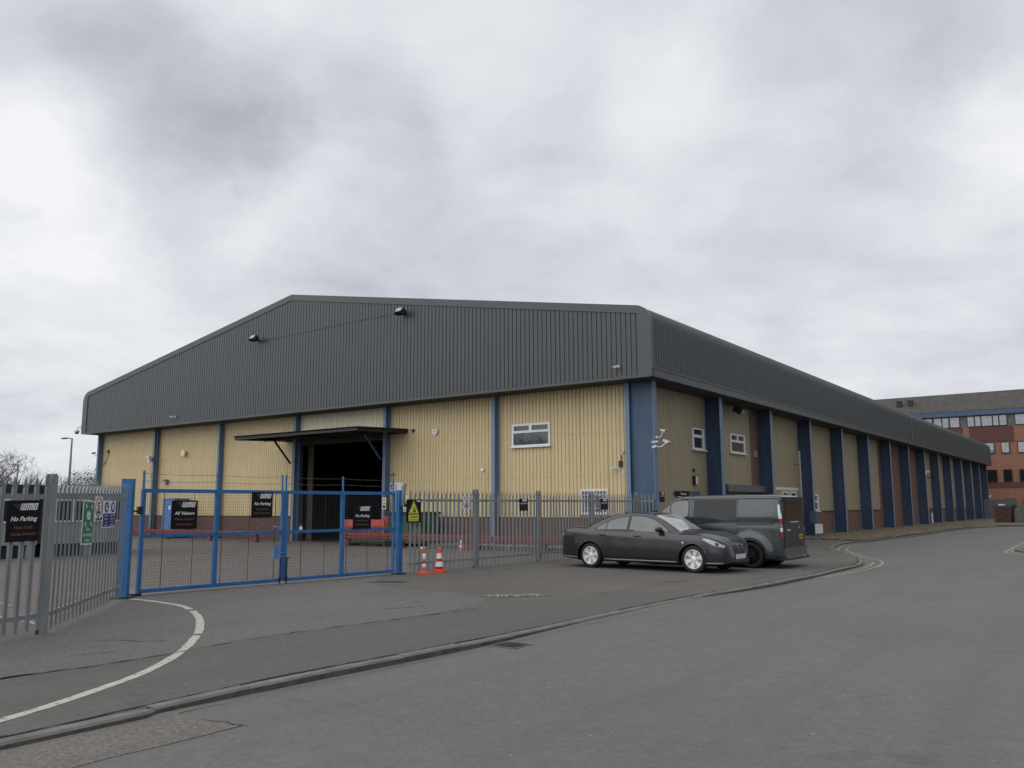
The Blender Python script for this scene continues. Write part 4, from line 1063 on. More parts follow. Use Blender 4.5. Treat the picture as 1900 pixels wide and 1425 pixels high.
def sign(label, x, y, z, w, h, rz, kind, lines=(), tilt=0, ox=-.012, name='sign'):
    """board w x h; z is its bottom edge; x,y its middle"""
    t = thing(name, label, 'sign', (x, y, z), rz)
    t.rotation_euler = (0, tilt, rz)
    def Bd(m_, nm='board', inset=0, y0=-.001, y1=.004): b = MB(); b.box(-w/2+inset, w/2-inset, y0, y1, inset, h-inset); return b.build(nm, m_, t)
    if kind in ('np', 'vis', 'small'):
        Bd('sign_black'); bw, bo, bt = MB(), MB(), MB()
        lw = w*(.52 if kind != 'small' else .5); logo(bt, bo, -w*.12 if kind != 'small' else -w*.16, h*.76, lw)
        bt.build('logo', 'sign_white', t)
        if kind == 'np': txt = (('No Parking', .50, 'w'), ('Heavy Goods', .31, 'o'), ('Vehicles Reversing', .15, 'o'))
        elif kind == 'vis': txt = (('All Visitors', .50, 'w'), ('Please Report', .31, 'o'), ('to Reception', .13, 'o'))
        else: txt = (('Private Parking', .55, 'w'), ('Visitors Report', .36, 'o'), ('to Reception', .18, 'o'))
        for s, zz, c in txt:
            wd = {'No Parking': .80, 'All Visitors': .78, 'Heavy Goods': .58, 'Vehicles Reversing': .78, 'Please Report': .76, 'to Reception': .66}.get(s, .8)*w
            text_into(bw if c == 'w' else bo, s, h*(.155 if c == 'w' else .105), 0, h*zz, .3, .002, -.004, wd)
        bw.build('lettering', 'sign_white', t); bo.build('lettering', 'orange', t)
    elif kind == 'speed':
        Bd('sign_white'); r = min(w, h)*.46; k = h/w if h > w else 1
        b = MB(); n = 36; vs = []
        for rr in (r, r*.87):
            for i in range(n): a = 2*pi*i/n; vs.append((rr*cos(a)*w/min(w, h)*.98, -.004, h/2+rr*sin(a)*h/min(w, h)*.98))
        b.add(vs, [(i, (i+1) % n, n+(i+1) % n, n+i) for i in range(n)]); b.build('ring', 'sign_red', t)
        b = MB(); text_into(b, '5', h*.52, 0, h*.36, 0, .004, -.004, w*.27); text_into(b, 'MPH', h*.15, 0, h*.2, 0, .004, -.004, w*.38); b.build('lettering', 'sign_black', t)
    elif kind == 'caution':
        Bd('sign_black')
        b = MB(); b.prism([(-w*.36, h*.37), (w*.36, h*.37), (0, h*.97)], -.004, -.001); b.build('triangle', 'sign_yellow', t)
        b = MB(); b.prism([(-w*.325, h*.39), (w*.325, h*.39), (0, h*.93)], -.0055, -.002); b.build('triangle_border', 'sign_black', t)
        b = MB(); b.prism([(-w*.29, h*.405), (w*.29, h*.405), (0, h*.89)], -.007, -.003); b.build('triangle_field', 'sign_yellow', t)
        b = MB()
        for q in ([(-.02, .45), (.1, .45), (.1, .53), (.04, .53), (.0, .5), (-.02, .5)], [(-.05, .44), (-.035, .44), (-.035, .72), (-.05, .72)], [(-.14, .44), (-.05, .44), (-.05, .455), (-.14, .455)],
                  [(-.01, .53), (.005, .53), (.02, .66), (.07, .66), (.09, .53), (.1, .53), (.08, .675), (.01, .675)], [(.02, .53), (.06, .53), (.05, .61), (.03, .61)]):
            b.prism([(u*w*1.15, v*h) for u, v in q], -.0085, -.004)
        for cx in (0, .085): b.lathe([(.028*w, -.0085), (0, -.009)], 12, 'y', Matrix.Translation((cx*w*1.15, 0, h*.445)))
        b.build('symbol', 'sign_black', t)
        b = MB(); b.box(-w*.34, w*.34, -.004, -.001, h*.05, h*.33); b.build('text_panel', 'sign_yellow', t)
        b = MB(); text_into(b, 'Caution', h*.13, 0, h*.2, .2, .002, -.0055, w*.52); text_into(b, 'Fork lift trucks', h*.075, 0, h*.09, .2, .001, -.0055, w*.58); b.build('lettering', 'sign_black', t)
        b = MB(); logo(b, b, w*.24, h*.89, w*.2); b.build('logo', 'sign_white', t)
    elif kind == 'fire':
        Bd('sign_white'); Bd('sign_green', 'panel', .022, -.003, -.001)
        b = MB()
        for sx, sz in ((-1, 1), (1, 1), (-1, -1), (1, -1)):
            cx, cz = sx*w*.27, h*(.665 + sz*.20); a = [( .06, .045), (.06, -.02), (.035, 0), (-.03, -.05), (-.05, -.025), (.012, .025), (-.015, .045)]
            b.prism([(cx-sx*(u+.0)*w*1.3, cz-sz*v*h*1.1 if sz > 0 else cz+v*h*1.1) for u, v in a], -.0055, -.001); b.build('arrow', 'sign_white', t); b = MB()
        for cx, cz, s in ((0, .71, 1.), (-.12, .69, .8), (.12, .69, .8), (-.06, .65, 1.), (.07, .65, 1.)):
            b.lathe([(.045*w*s, -.0055), (0, -.006)], 10, 'y', Matrix.Translation((cx*w, 0, cz*h+.03*h)))
            b.prism([(cx*w-.07*w*s, cz*h-.085*h*s), (cx*w+.07*w*s, cz*h-.085*h*s), (cx*w+.06*w*s, cz*h+.01*h), (cx*w-.06*w*s, cz*h+.01*h)], -.0058, -.002)
        b.build('symbol', 'sign_white', t)
        b = MB(); text_into(b, 'Fire', h*.12, 0, h*.31, 0, .001, -.0055, w*.36); text_into(b, 'assembly', h*.12, 0, h*.19, 0, .001, -.0055, w*.8); text_into(b, 'point', h*.12, 0, h*.07, 0, .001, -.0055, w*.44); b.build('lettering', 'sign_white', t)
    elif kind == 'ppe':
        Bd('sign_white')
        b = MB(); b.box(-w/2+.01, -.006, -.004, -.001, .02, h*.53); b.box(.006, w/2-.01, -.004, -.001, .02, h*.53); b.build('panel', 'sign_navy', t)
        b = MB()
        for cx in (-w*.25, w*.25):
            n = 28; b.add([(cx+w*.155*cos(2*pi*i/n), -.004, h*.77+h*.20*sin(2*pi*i/n)) for i in range(n)], [tuple(range(n))])
        b.build('disc', 'sign_navy', t)
        b = MB(); c = -w*.25
        b.prism([(c-.05*w, h*.88), (c+.02*w, h*.88), (c+.02*w, h*.75), (c+.09*w, h*.71), (c+.09*w, h*.66), (c-.06*w, h*.66)], -.0055, -.001)
        c = w*.25; b.prism([(c-.06*w, h*.66), (c+.06*w, h*.66), (c+.07*w, h*.82), (c+.03*w, h*.90), (c-.03*w, h*.90), (c-.07*w, h*.82)], -.0055, -.001); b.build('symbol', 'sign_white', t)
        b = MB()
        for c, ls in ((-w*.25, ('Protective', 'footwear', 'must', 'be worn')), (w*.25, ('High visibility', 'clothing must', 'be worn', 'at all times'))):
            for i, s in enumerate(ls): text_into(b, s, h*.075, c, h*(.43-.115*i), 0, .001, -.0055, w*(.034*len(s) if len(s) < 11 else .40))
        b.build('lettering', 'sign_white', t)
    elif kind == 'text':
        Bd('sign_white'); b = MB(); text_into(b, lines[0], h*.8, ox, h*.2, 0, .01, -.004, None); b.build('lettering', 'sign_black', t)
    elif kind == 'warn':
        Bd('sign_white'); b = MB(); b.prism([(-w*.35, h*.68), (w*.35, h*.68), (0, h*.96)], -.004, -.001); b.box(-w*.38, w*.38, -.004, -.001, h*.4, h*.6); b.build('triangle', 'sign_yellow', t)
        b = MB(); b.lathe([(w*.3, -.004), (w*.2, -.004)], 20, 'y', Matrix.Translation((0, 0, h*.22))); b.build('ring', 'sign_red', t)
        b = MB(); b.box(-w*.12, w*.12, -.006, -.003, h*.72, h*.84); b.box(-w*.3, w*.3, -.006, -.003, h*.46, h*.5); b.build('symbol', 'sign_black', t)
    for sx in (-1, 1):
        pass
    return t
def on_gate(s, off=-.05): p = GA+GD*s; n = Vector((GD.y, -GD.x)); return p.x-n.x*off, p.y-n.y*off
x, y = on_gate(.885); sign('black All Visitors board on the left gate leaf, one edge over the blue cabinet', x, y, 1.21, .54, .545, grz, 'vis')
x, y = on_gate(2.61); sign('black No Parking board hung from the top of the left gate leaf', x, y, 1.40, .51, .53, grz, 'np')
x, y = on_gate(5.3); sign('black No Parking board on the right gate leaf in front of the red barriers', x, y, 1.115, .54, .54, grz, 'np')
FA_ = Vector((-.78, -11.9)); FD_ = (Vector((-.6, -1.7))-FA_).normalized(); frz = atan2(FD_.y, FD_.x)
def on_fence(s, off=.075): p = FA_+FD_*s; n = Vector((FD_.y, -FD_.x)); return p.x+n.x*off, p.y+n.y*off
x, y = on_fence(.23); sign('black and yellow fork lift Caution sign at the start of the right fence', x, y, 1.24, .52, .55, frz, 'caution')
x, y = on_fence(2.235); sign('white square 5 MPH sign on the right fence above the cone', x, y, 1.55, .32, .335, frz, 'speed')
x, y = on_fence(4.78); sign('small black Private Parking sign on bare pales between two fence posts', x, y, 1.49, .42, .34, frz, 'small')
x, y = on_fence(9.26); sign('small black sign on the fence in front of the barred window', x, y, 1.5, .48, .35, frz, 'small')
LA = Vector((1.95, -21.63)); LD = (Vector((2.75, -25.7))-LA).normalized()
p = LA+LD*.41; n = Vector((-LD.y, LD.x)); arz = atan2(n.x, -n.y)
sign('large black No Parking board wired to the pales at the left edge', p.x+n.x*.075, p.y+n.y*.075, 1.2, .455, .52, arz, 'np', tilt=radians(-1))
BA = Vector((1.87, -21.53)); BD = (Vector((-1.2, -18.75))-BA).normalized(); bn = Vector((-BD.y, BD.x)); 
def on_b(s, off=.08): p = BA+BD*s; return p.x+bn.x*off, p.y+bn.y*off
if bn.dot(Vector((13.5, -27))-BA) < 0: bn = -bn
brz = atan2(bn.x, -bn.y)
x, y = on_b(1.33); sign('tall green Fire assembly point sign on the left fence panel', x, y, 1.08, .58, .65, brz, 'fire', tilt=radians(1.5))
x, y = on_b(1.86, .085); sign('5 MPH sign squeezed between the green and blue signs on the left fence', x, y, 1.47, .42, .325, brz, 'speed')
x, y = on_b(2.56); sign('white and navy protective clothing sign with two round symbols', x, y, 1.30, .8, .43, brz, 'ppe')
# signs on the building
sign('white dock letter sign on the yellow wall right of the loading door', -12.75, WY-.012, 2.33, .75, .34, 0, 'text', ('D | ',), ox=-.1)
sign('pair of small white notices low on the wall beside the right gate post', -12.2, WY-.012, 1.55, .28, .55, 0, 'warn')
sign('narrow warning sign on the blue column right of the loading door', -13.17, -.012, 1.5, .24, .52, 0, 'warn')
sign('small black sign on the side wall beside the corner column', WX+.01, 1.95, 1.76, .42, .36, pi/2, 'small')
t = thing('reception_sign', 'long black and blue sign over the side door behind the van', 'sign', (WX+.06, 4.05, 1.98), pi/2)
b = MB(); b.box(-1.1, .15, 0, -.03, 0, .19); b.build('board', 'sign_black', t)
b = MB(); b.box(.15, 1.2, 0, -.03, 0, .19); b.build('panel', 'blue_steel', t)
b = MB(); text_into(b, 'Reception', .13, -.4, .05, .2, .002, -.034); b.build('lettering', 'sign_white', t)

# ================================================================ YARD AND FORECOURT OBJECTS
def guard(x0, x1, y0, y1, z0, z1, posts, label):
    t = thing('guard_rail', label, 'barrier', (0, 0, 0), 0, 'red guard rails before the warehouse')
    b = MB(); n = 8; h = z1-z0
    for dz0, dz1, dy in ((0, .18, 0), (.18, .4, .045), (.4, .6, .01), (.6, .82, .045), (.82, 1, 0)):
        b.add([(x0, y0-dy, z0+h*dz0), (x1, y1-dy, z0+h*dz0), (x1, y1-dy, z0+h*dz1), (x0, y0-dy, z0+h*dz1), (x0, y0+.03, z0+h*dz0), (x1, y1+.03, z0+h*dz0), (x1, y1+.03, z0+h*dz1), (x0, y0+.03, z0+h*dz1)],
              [(0, 1, 2, 3), (5, 4, 7, 6), (3, 2, 6, 7), (0, 4, 5, 1), (0, 3, 7, 4), (1, 5, 6, 2)])
    b.build('beam', 'red', t)
    for x in posts:
        k = (x-x0)/(x1-x0); y = y0+(y1-y0)*k
        b = MB(); b.box(x-.11, x+.11, y+.035, y+.18, 0, z1-.02); b.box(x-.16, x+.16, y-.02, y+.25, 0, .03); b.build('post', 'red', t)
guard(-36.5, -19.75, -1.7, -1.7, .27, .5, (-33.5, -29.6, -27.2, -23.5, -19.9), 'faded red guard rail along the brick plinth left of the door')
guard(-13.4, -.9, -2.25, -2.2, .3, .56, (-13.15, -10.1, -6.7, -6.4, -3.55, -3.3, -1.1), 'red guard rail along the plinth right of the door')
# stacked red plastic barriers
def barrier(x, y, z, rz, label, L=2.0, h=1.0):
    t = thing('plastic_barrier', label, 'barrier', (x, y, z), rz, 'red plastic barriers by the door')
    b = MB(); b.box(0, L, -.03, .03, h-.28, h); b.box(0, L, -.03, .03, .05, .15); b.box(0, .09, -.03, .03, .15, h-.28); b.box(L-.09, L, -.03, .03, .15, h-.28)
    xx = .2
    while xx < L-.15: b.box(xx, xx+.05, -.02, .02, .15, h-.28); xx += .17
    b.prism([(-.1, h-.35), (0, h-.35), (0, h-.05), (-.1, h-.12)], -.02, .02)
    b.build('panel', 'red_plastic', t)
    b = MB()
    for xx in (.3, L-.3): b.box(xx-.06, xx+.06, -.25, .25, 0, .06)
    b.build('foot', 'red_plastic', t)
barrier(-14.25, -1.35, 0, radians(4), 'front red plastic barrier standing by the loading door', 2.3, 1.08)
barrier(-14.5, -.95, 0, radians(10), 'red plastic barrier standing second behind the front one', 2.2, 1.0)
barrier(-12.7, -.55, 0, radians(28), 'red plastic barrier leaning rearmost towards the wall', 1.6, 1.2)
t = thing('pallet_truck', 'low green trolley on the ground behind the red rail posts', 'trolley', (-12.6, -1.5, 0))
b = MB(); b.box(-.9, 1.2, -.25, .25, .12, .22); b.box(-.9, -.8, -.25, .25, 0, .12); b.box(1.1, 1.2, -.25, .25, 0, .12); b.build('deck', 'green', t)
t = thing('site_container', 'dark green steel container with a lid behind the right gate post', 'container', (-10.75, -.65, 0))
b = MB(); b.prism([(-1.0, .12), (.85, .12), (.95, 1.3), (-1.0, 1.3)], -.55, .45)
for i in range(6): b.box(-.95+i*.36, -.91+i*.36, -.58, -.55, .15, 1.28)
b.build('body', 'green', t)
b = MB(); b.box(-1.05, 1.0, -.6, .5, 1.3, 1.4); b.box(.3, .98, -.62, -.6, .85, 1.38); b.build('lid', 'trim', t)
for sx in (-.8, .7):
    for sy in (-.4, .3): b = MB(); b.lathe([(0, -.04), (.1, -.04), (.1, .04), (0, .04)], 14, 'y', Matrix.Translation((sx, sy, .1))); b.build('wheel', 'rubber', t)
t = thing('electric_cabinet', 'tall blue steel cabinet against the brick plinth behind the visitors board', 'cabinet', (-28.6, -.75, 0))
b = MB(); b.box(-.5, .55, 0, .9, .08, 2.06); b.build('body', 'blue_box', t)
b = MB(); b.box(-.46, .5, -.02, 0, .14, 2.0); b.box(-.52, .57, -.03, .92, 2.06, 2.1); b.build('door', 'blue_box', t)
b = MB(); b.box(.1, .26, -.025, -.02, 1.5, 1.72); b.build('notice', 'sign_white', t)
b = MB(); b.box(-.5, .55, .02, .88, 0, .08); b.build('plinth', 'trim', t)
# planted bed kerb below the wall
b = MB(); bp = [(-9.4, -.9), (-8.6, -1.5), (-7, -1.75), (-.9, -1.75), (-.9, -1.63), (-7, -1.63), (-8.5, -1.38), (-9.3, -.8)]
x = -8.6
while x < -1.0: b.box(x, x+.88, -1.76+random.uniform(-.01, .01), -1.62, 0, .16+random.uniform(-.012, .012)); x += .9
b.box(-9.45, -9.3, -1.2, .2, 0, .15); b.add([(-9.4, -1.2, 0), (-8.6, -1.76, 0), (-8.6, -1.62, 0), (-9.3, -1.1, 0), (-9.4, -1.2, .15), (-8.6, -1.76, .15), (-8.6, -1.62, .15), (-9.3, -1.1, .15)], [(0, 1, 5, 4), (4, 5, 6, 7), (2, 3, 7, 6)])
struct(b.build('bed_kerb', 'kerb'))
b = MB(); random.seed(5)
b.add([(-9.3, -1.2, .1), (-8.6, -1.65, .1), (-.95, -1.65, .1), (-.95, WY-.05, .1), (-9.3, WY-.05, .1)], [(0, 1, 2, 3, 4)])
for _ in range(2600):
    x = random.uniform(-9.2, -1); y = random.uniform(-1.6, .2); s = random.uniform(.02, .055); a0 = random.random()*3
    if y < -1.2 and x < -8.6: continue
    b.m(0 if random.random() < .5 else 1)
    b.add([(x+s*cos(a0+k*2.1), y+s*sin(a0+k*2.1), .1) for k in range(3)]+[(x, y, .1+s)], [(0, 1, 3), (1, 2, 3), (2, 0, 3)])
stuff(b.build('bed_gravel', ['verge', 'pebble']), 'pale gravel bed at the foot of the front wall', 'gravel')
t = thing('litter', 'scrap of white litter on the ground behind the cone', 'litter', (-8.9, -2.2, 0), .4)
b = MB(); b.prism([(-.12, 0), (.1, .0), (.13, .06), (.02, .1), (-.1, .05)], -.07, .06); b.build('scrap', 'sign_white', t)
# small cones behind the fence
def cone(x, y, s, label, r=.17):
    t = thing('traffic_cone', label, 'cone', (x, y, 0), .3)
    b = MB(); b.slab([(.175*cos(a)*s*1.06, .175*sin(a)*s*1.06) for a in [pi/8+i*pi/4 for i in range(8)]], 0, .035*s); b.lathe([(.15*s, .035*s), (.15*s, .07*s), (.135*s, .085*s)], 24); b.build('base', 'cone', t)
    H_ = .62*s; rr = lambda z: (.125-(.125-.028)*(z/H_))*s
    o = MB(); wv = MB()
    o.lathe([(rr(.08*s), .08*s), (rr(.6*s), .6*s), (.02*s, .625*s), (0, .626*s)], 24)
    c = o.build('cone_body', 'cone', t, True)
    for z0, z1 in ((.15, .27), (.345, .475)):
        wv = MB(); wv.lathe([(rr(z0*s)+.003, z0*s), (rr(z1*s)+.003, z1*s)], 24); wv.f = wv.f[:-2]; wv.mi = wv.mi[:-2]; wv.build('reflective_band', 'cone_white', c, True)
    return t
cone(-.49, -10.95, 1.0, 'tall orange and white traffic cone standing outside the right fence')
cone(-6.62, -2.6, .8, 'faded cone tip showing over the red guard rail behind the fence')
t = thing('delineator_post', 'thin red and white delineator post with a flat foot left of the cone', 'bollard', (-.57, -11.42, 0), .2)
b = MB(); b.slab([(.26*cos(a), .15*sin(a)) for a in [i*pi/6 for i in range(12)]], 0, .03); b.lathe([(.09, .03), (.06, .09), (.038, .1)], 16); b.build('foot', 'cone', t)
o_ = MB(); o_.lathe([(.038, .08), (.038, .58), (.03, .61), (0, .615)], 14); c = o_.build('post', 'cone', t, True)
for z0, z1 in ((.13, .24), (.32, .48)): w_ = MB(); w_.lathe([(.041, z0), (.041, z1)], 14); w_.build('reflective_band', 'cone_white', c, True)
# blue bollard with a white box by the third column
t = thing('blue_stand', 'narrow blue stand with a white box beside the third side column', 'stand', (.35, 17.0, 0))
b = MB(); b.tube([(0, 0, 0), (0, 0, 1.3)], .05, 8); b.box(-.12, .2, -.2, .15, .72, 1.3); b.build('post', 'blue_steel', t)
b = MB(); b.box(.1, .34, -.2, .3, .2, .66); b.build('box', 'white', t)

# ================================================================ BACKGROUND
# portable cabins left of the yard
def cabin(y0, y1, label, dark):
    t = thing('portable_cabin', label, 'cabin', (-16, 0, 0), 0, 'portable cabins beyond the left fence')
    b = MB(); b.box(-3, 0, y0, y1, .42, 2.12); b.build('wall', 'cab_grey', t)
    b = MB(); b.box(-3.1, .12, y0-.08, y1+.08, 2.12, 2.38); b.build('roof', 'trim' if dark else 'white', t)
    y = y0+.3; i = 0
    while y+1.1 < y1:
        b = MB(); b.box(0, .05, y-.06, y+1.16, 1.14, 1.92); o = b.build('window', 'white', t)
        b = MB(); b.box(.05, .055, y, y+.5, 1.2, 1.86); b.box(.05, .055, y+.58, y+1.1, 1.2, 1.86); b.build('pane', 'black', o)
        y += 1.35
    b = MB(); b.box(-2.9, -.1, y0+.1, y1-.1, .0, .4); b.build('underside_shade', 'black', t)  # black block standing in for the shaded gap below the cabin
    for yy in (y0+.2, (y0+y1)/2, y1-.2): b = MB(); b.box(-.25, .02, yy-.12, yy+.12, 0, .42); b.build('support', 'cab_grey', t)
cabin(-22.5, -13.35, 'long grey portable cabin with a dark roof edge behind the left fence', True)
cabin(-13.1, -10.2, 'shorter white topped portable cabin nearest the warehouse', False)
# office block
OF = thing('office_building', 'four storey orange brick office block with a grey roof behind the warehouse', 'building')
OY = 96; X0o, X1o = -34, 48
b = MB(); b.box(X0o, X1o, OY, OY+16, 0, 9.45); b.build('wall', 'obrick', OF)
b = MB(); b.box(X0o, X1o, OY-.02, OY+15.9, 9.45, 12.95); b.build('upper_wall', 'grey_pl', OF)
b = MB()
for a, c in ((-12, -3.6), (-2.9, 2.1), (7.5, 16)): b = MB(); b.box(a, c, OY-.08, OY-.02, 9.45, 11.42); b.build('dark_brick_panel', 'dbrick', OF)
b = MB(); b.box(X0o, X1o, OY-.05, OY, 3.65, 4.35); b.build('dark_brick_band', 'dbrick', OF)
b = MB()
for a, c in ((X0o, -12), (-3.6, -2.9), (2.1, 7.5), (16, X1o)): b = MB(); b.box(a, c, OY-.06, OY-.02, 9.45, 11.42); b.build('brick_panel', 'obrick', OF)
b = MB(); b.box(X0o-.3, X1o+.3, OY-.45, OY-.05, 12.95, 13.6); b.build('fascia_board', 'blue_steel', OF)
b = MB(); b.add([(X0o-.3, OY-.5, 13.6), (X1o+.3, OY-.5, 13.6), (X1o+.3, OY+3.2, 16.3), (X0o-.3, OY+3.2, 16.3), (X0o-.3, OY+16.5, 13.6), (X1o+.3, OY+16.5, 13.6), (X1o+.3, OY+12.7, 16.3), (X0o-.3, OY+12.7, 16.3)],
    [(0, 1, 2, 3), (3, 2, 6, 7), (7, 6, 5, 4), (0, 3, 7, 4), (1, 5, 6, 2)]); rf = b.build('roof', 'slate', OF)
for x in (-11.3, -9.9): b = MB(); b.box(x-.28, x+.28, OY+1., OY+1.6, 14.3, 15.5); b.box(x-.36, x+.36, OY+.95, OY+1.65, 15.5, 15.6); b.build('roof_vent', 'black', rf)
def ow(x0, x1, z0, z1, gm='sky_glass'): 
    o = MB(); o.box(x0-.09, x1+.09, OY-.13, OY-.06, z0-.09, z1+.09); f = o.build('window', 'trim', OF)
    o = MB(); o.add([(x0, OY-.135, z0), (x1, OY-.135, z0), (x1, OY-.135, z1), (x0, OY-.135, z1)], [(0, 1, 2, 3)]); o.build('pane', gm, f)
for a, c in ((-13.6, -12.4), (-12.2, -11.3), (-10.3, -9.2), (-9, -8.1), (-7.95, -7.15), (-6.9, -6.05), (-5.9, -5.2), (-5.0, -3.95), (-2.95, -2.25), (-2.1, -1.5), (-1.35, -.2), (-.05, .5), (.65, 1.4), (2.4, 3.6), (3.8, 4.6), (4.8, 6)): ow(a, c, 11.55, 12.78)
for a, c in ((-6.5, -5), (-3.1, -2.3), (-1.2, -.25), (.65, 1.42), (2.45, 3.9), (5.2, 6.2)): ow(a, c, 8.05, 9.3)
for a, c in ((-6.5, -5), (-3.2, -2.3), (-1.3, -.2), (.65, 1.45), (2.4, 3.6), (5.2, 6.2)): ow(a, c, 4.5, 5.85, 'van_glass')
for a, c in ((-3.2, -2.2), (.7, 1.55), (2.6, 4)): ow(a, c, .9, 2.2, 'van_glass')
# yard wall and bins at the far end of the side road
t = thing('metal_fence', 'grey green solid fence closing the gap at the far end of the warehouse', 'fence', (0, 0, 0))
b = MB(); b.box(.1, 3.3, 80.2, 80.28, 0, 2.15)
for i in range(12): b.box(.1+i*.27, .16+i*.27, 80.15, 80.2, 0, 2.15)
b.build('panel', 'shutter', t)
t = thing('timber_bin_store', 'dark brown timber bin store beside the far road bend', 'bin store', (4.15, 58.6, 0))
b = MB(); b.box(-.55, .75, -.6, .6, 0, 1.42)
for i in range(8): b.box(-.55+i*.165, -.45+i*.165, -.63, -.6, 0, 1.45)
b.build('body', 'brown', t)
b = MB(); b.box(-.2, .25, -.4, .4, 1.5, 1.62); b.build('white_box', 'white', t)
b = MB(); b.box(.75, 1.1, -.2, .6, 0, 1.55); b.build('dark_panel', 'black', t)
t = thing('grey_tank', 'squat rounded grey tank at the far right roadside', 'tank', (6.1, 57.6, 0))
b = MB(); b.prism([(-.85, 0), (1.2, 0), (1.2, 1.45), (.9, 1.6), (-.3, 1.6), (-.75, 1.25), (-.85, .9)], -.7, .9); b.build('body', 'grey_pl', t)
b = MB(); b.box(-.05, .12, -.72, -.7, .95, 1.2); b.build('label_plate', 'sign_white', t)
# street lamps
t = thing('street_lamp', 'tall thin grey street lamp left of the warehouse', 'street lamp', (-53.5, 6.3, 0))
b = MB(); b.tube([(0, 0, 0), (0, 0, 4), (0, 0, 7.05)], [.12, .09, .06], 8); b.build('pole', 'galv', t)
b = MB(); b.tube([(0, 0, 7.0), (-.6, -.35, 7.08)], .04, 6); b.box(-.55, .1, -.2, .0, 7.0, 7.1, Matrix.Translation((-.45, -.15, 0))); b.build('lamp_head', 'grey_pl', t)
t = thing('mast', 'short thin mast in front of the bare tree on the left', 'mast', (-68.8, 9.2, 0))
b = MB(); b.tube([(0, 0, 0), (0, 0, 5.6)], .07, 6); b.tube([(-.45, -.2, 5.55), (.45, .2, 5.55)], .03, 5); b.tube([(0, 0, 4.8), (.3, .1, 4.8)], .03, 5); b.build('pole', 'galv', t)
# trees
def branch(mb, p, d, L, r, depth, tips=None, spread=.6, seg=3):
    pts = [p]; rr = [r]
    for i in range(seg):
        d = (d + Vector((random.gauss(0, .12), random.gauss(0, .12), random.gauss(.03, .06)))).normalized(); p = p + d*L/seg; pts.append(p); rr.append(r*(1-.45*(i+1)/seg))
    mb.tube(pts, rr, 4 if depth < 3 else 5, caps=False)
    if tips is not None and depth <= 1: tips.append(p)
    if depth <= 0: return
    for k in range(random.choice((2, 3, 3, 4)) if depth > 1 else 4):
        t = random.uniform(.35, 1.); q = pts[0].lerp(pts[-1], t) if k else pts[-1]
        a = Vector((random.gauss(0, 1), random.gauss(0, 1), random.gauss(.35, .6))).normalized()
        branch(mb, q, (d*(1-spread)+a*spread*1.2).normalized(), L*random.uniform(.55, .8), max(.007, r*.5), depth-1, tips, spread, 2)
def bare_tree(x, y, h, label, seed, n=7):
    random.seed(seed); t = thing('bare_tree', label, 'tree', (x, y, 0), 0, 'leafless trees beyond the yard')
    b = MB(); b.tube([(0, 0, 0), (.1, .05, h*.25), (0, 0, h*.4)], [.28, .2, .15], 8); b.build('trunk', 'bark', t)
    b = MB()
    for i in range(n): a = 2*pi*i/n; branch(b, Vector((0, 0, h*random.uniform(.15, .38))), Vector((cos(a)*.8, sin(a)*.8, random.uniform(.5, 1.3))).normalized(), h*.36, .08, 5)
    b.build('crown', 'twig', t)
bare_tree(-52.5, -.4, 5.8, 'bare winter tree at the left edge above the fence', 3, 9)
bare_tree(-54, -4.6, 6.4, 'wider bare winter tree cut by the left frame edge', 8, 9)
def bushy(x, y, h, w, label, seed, name='evergreen_bush'):
    random.seed(seed); t = thing(name, label, 'bush', (x, y, 0))
    b = MB(); tips = []
    for i in range(7): a = 2*pi*i/7; branch(b, Vector((0, 0, .3)), Vector((cos(a)*.6, sin(a)*.6, 1.2)).normalized(), h*.42, .07, 3, tips)
    b.build('trunk', 'bark', t)
    b = MB()
    for _ in range(420):
        c = Vector((random.gauss(0, w*.3), random.gauss(0, w*.3), h*(.25+.62*random.random()**.8)))
        k = 1-abs(c.x)/w
        if c.z > h*(.55+.45*k*random.random()): continue
        for _ in range(34):
            q = c+Vector((random.gauss(0, .28), random.gauss(0, .28), random.gauss(0, .22))); s = random.uniform(.03, .075)
            u = Vector((random.gauss(0, 1), random.gauss(0, 1), random.gauss(0, 1))).normalized(); v = u.cross(Vector((random.gauss(0, 1), random.gauss(0, 1), 1))).normalized()
            b.add([q+u*s, q+v*s*.5, q-u*s, q-v*s*.5], [(0, 1, 2, 3)])
    b.build('crown', 'leaf', t)
bushy(-52.5, 7.6, 5.3, 3.4, 'dark evergreen bush touching the left end of the warehouse', 4)
bushy(-58.5, 6.0, 4.1, 2.6, 'lower scrubby bush beside the street lamp', 9)
bare_tree(-27, -31.5, 8.5, 'bare tree across the road to the left of the viewpoint', 31, 7)
bare_tree(-36, -39, 9.5, 'tall bare tree far across the road beyond the nearer one', 33, 7)
random.seed(21); b = MB()
for i in range(330):
    y = random.uniform(-34, 12); x = -62+random.uniform(-2, 2); h = random.uniform(2.6, 4.2)
    d = Vector((random.gauss(0, .15), random.gauss(0, .15), 1)).normalized(); branch(b, Vector((x, y, 0)), d, h*.7, .035, 2, None, .45, 2)
stuff(b.build('hedge', 'twig'), 'bare scrubby hedge line along the far left boundary', 'hedge')
# low industrial roofline far beyond the cabins
t = thing('distant_shed', 'low grey shed far behind the cabins on the left', 'building', (-100, -20, 0))
b = MB(); b.box(-10, 0, -60, 22, 0, 2.9); b.build('wall', 'cab_grey', t)
b = MB(); b.box(-10.3, .3, -60.3, 22.3, 2.9, 3.4); b.build('roof', 'grey', t)
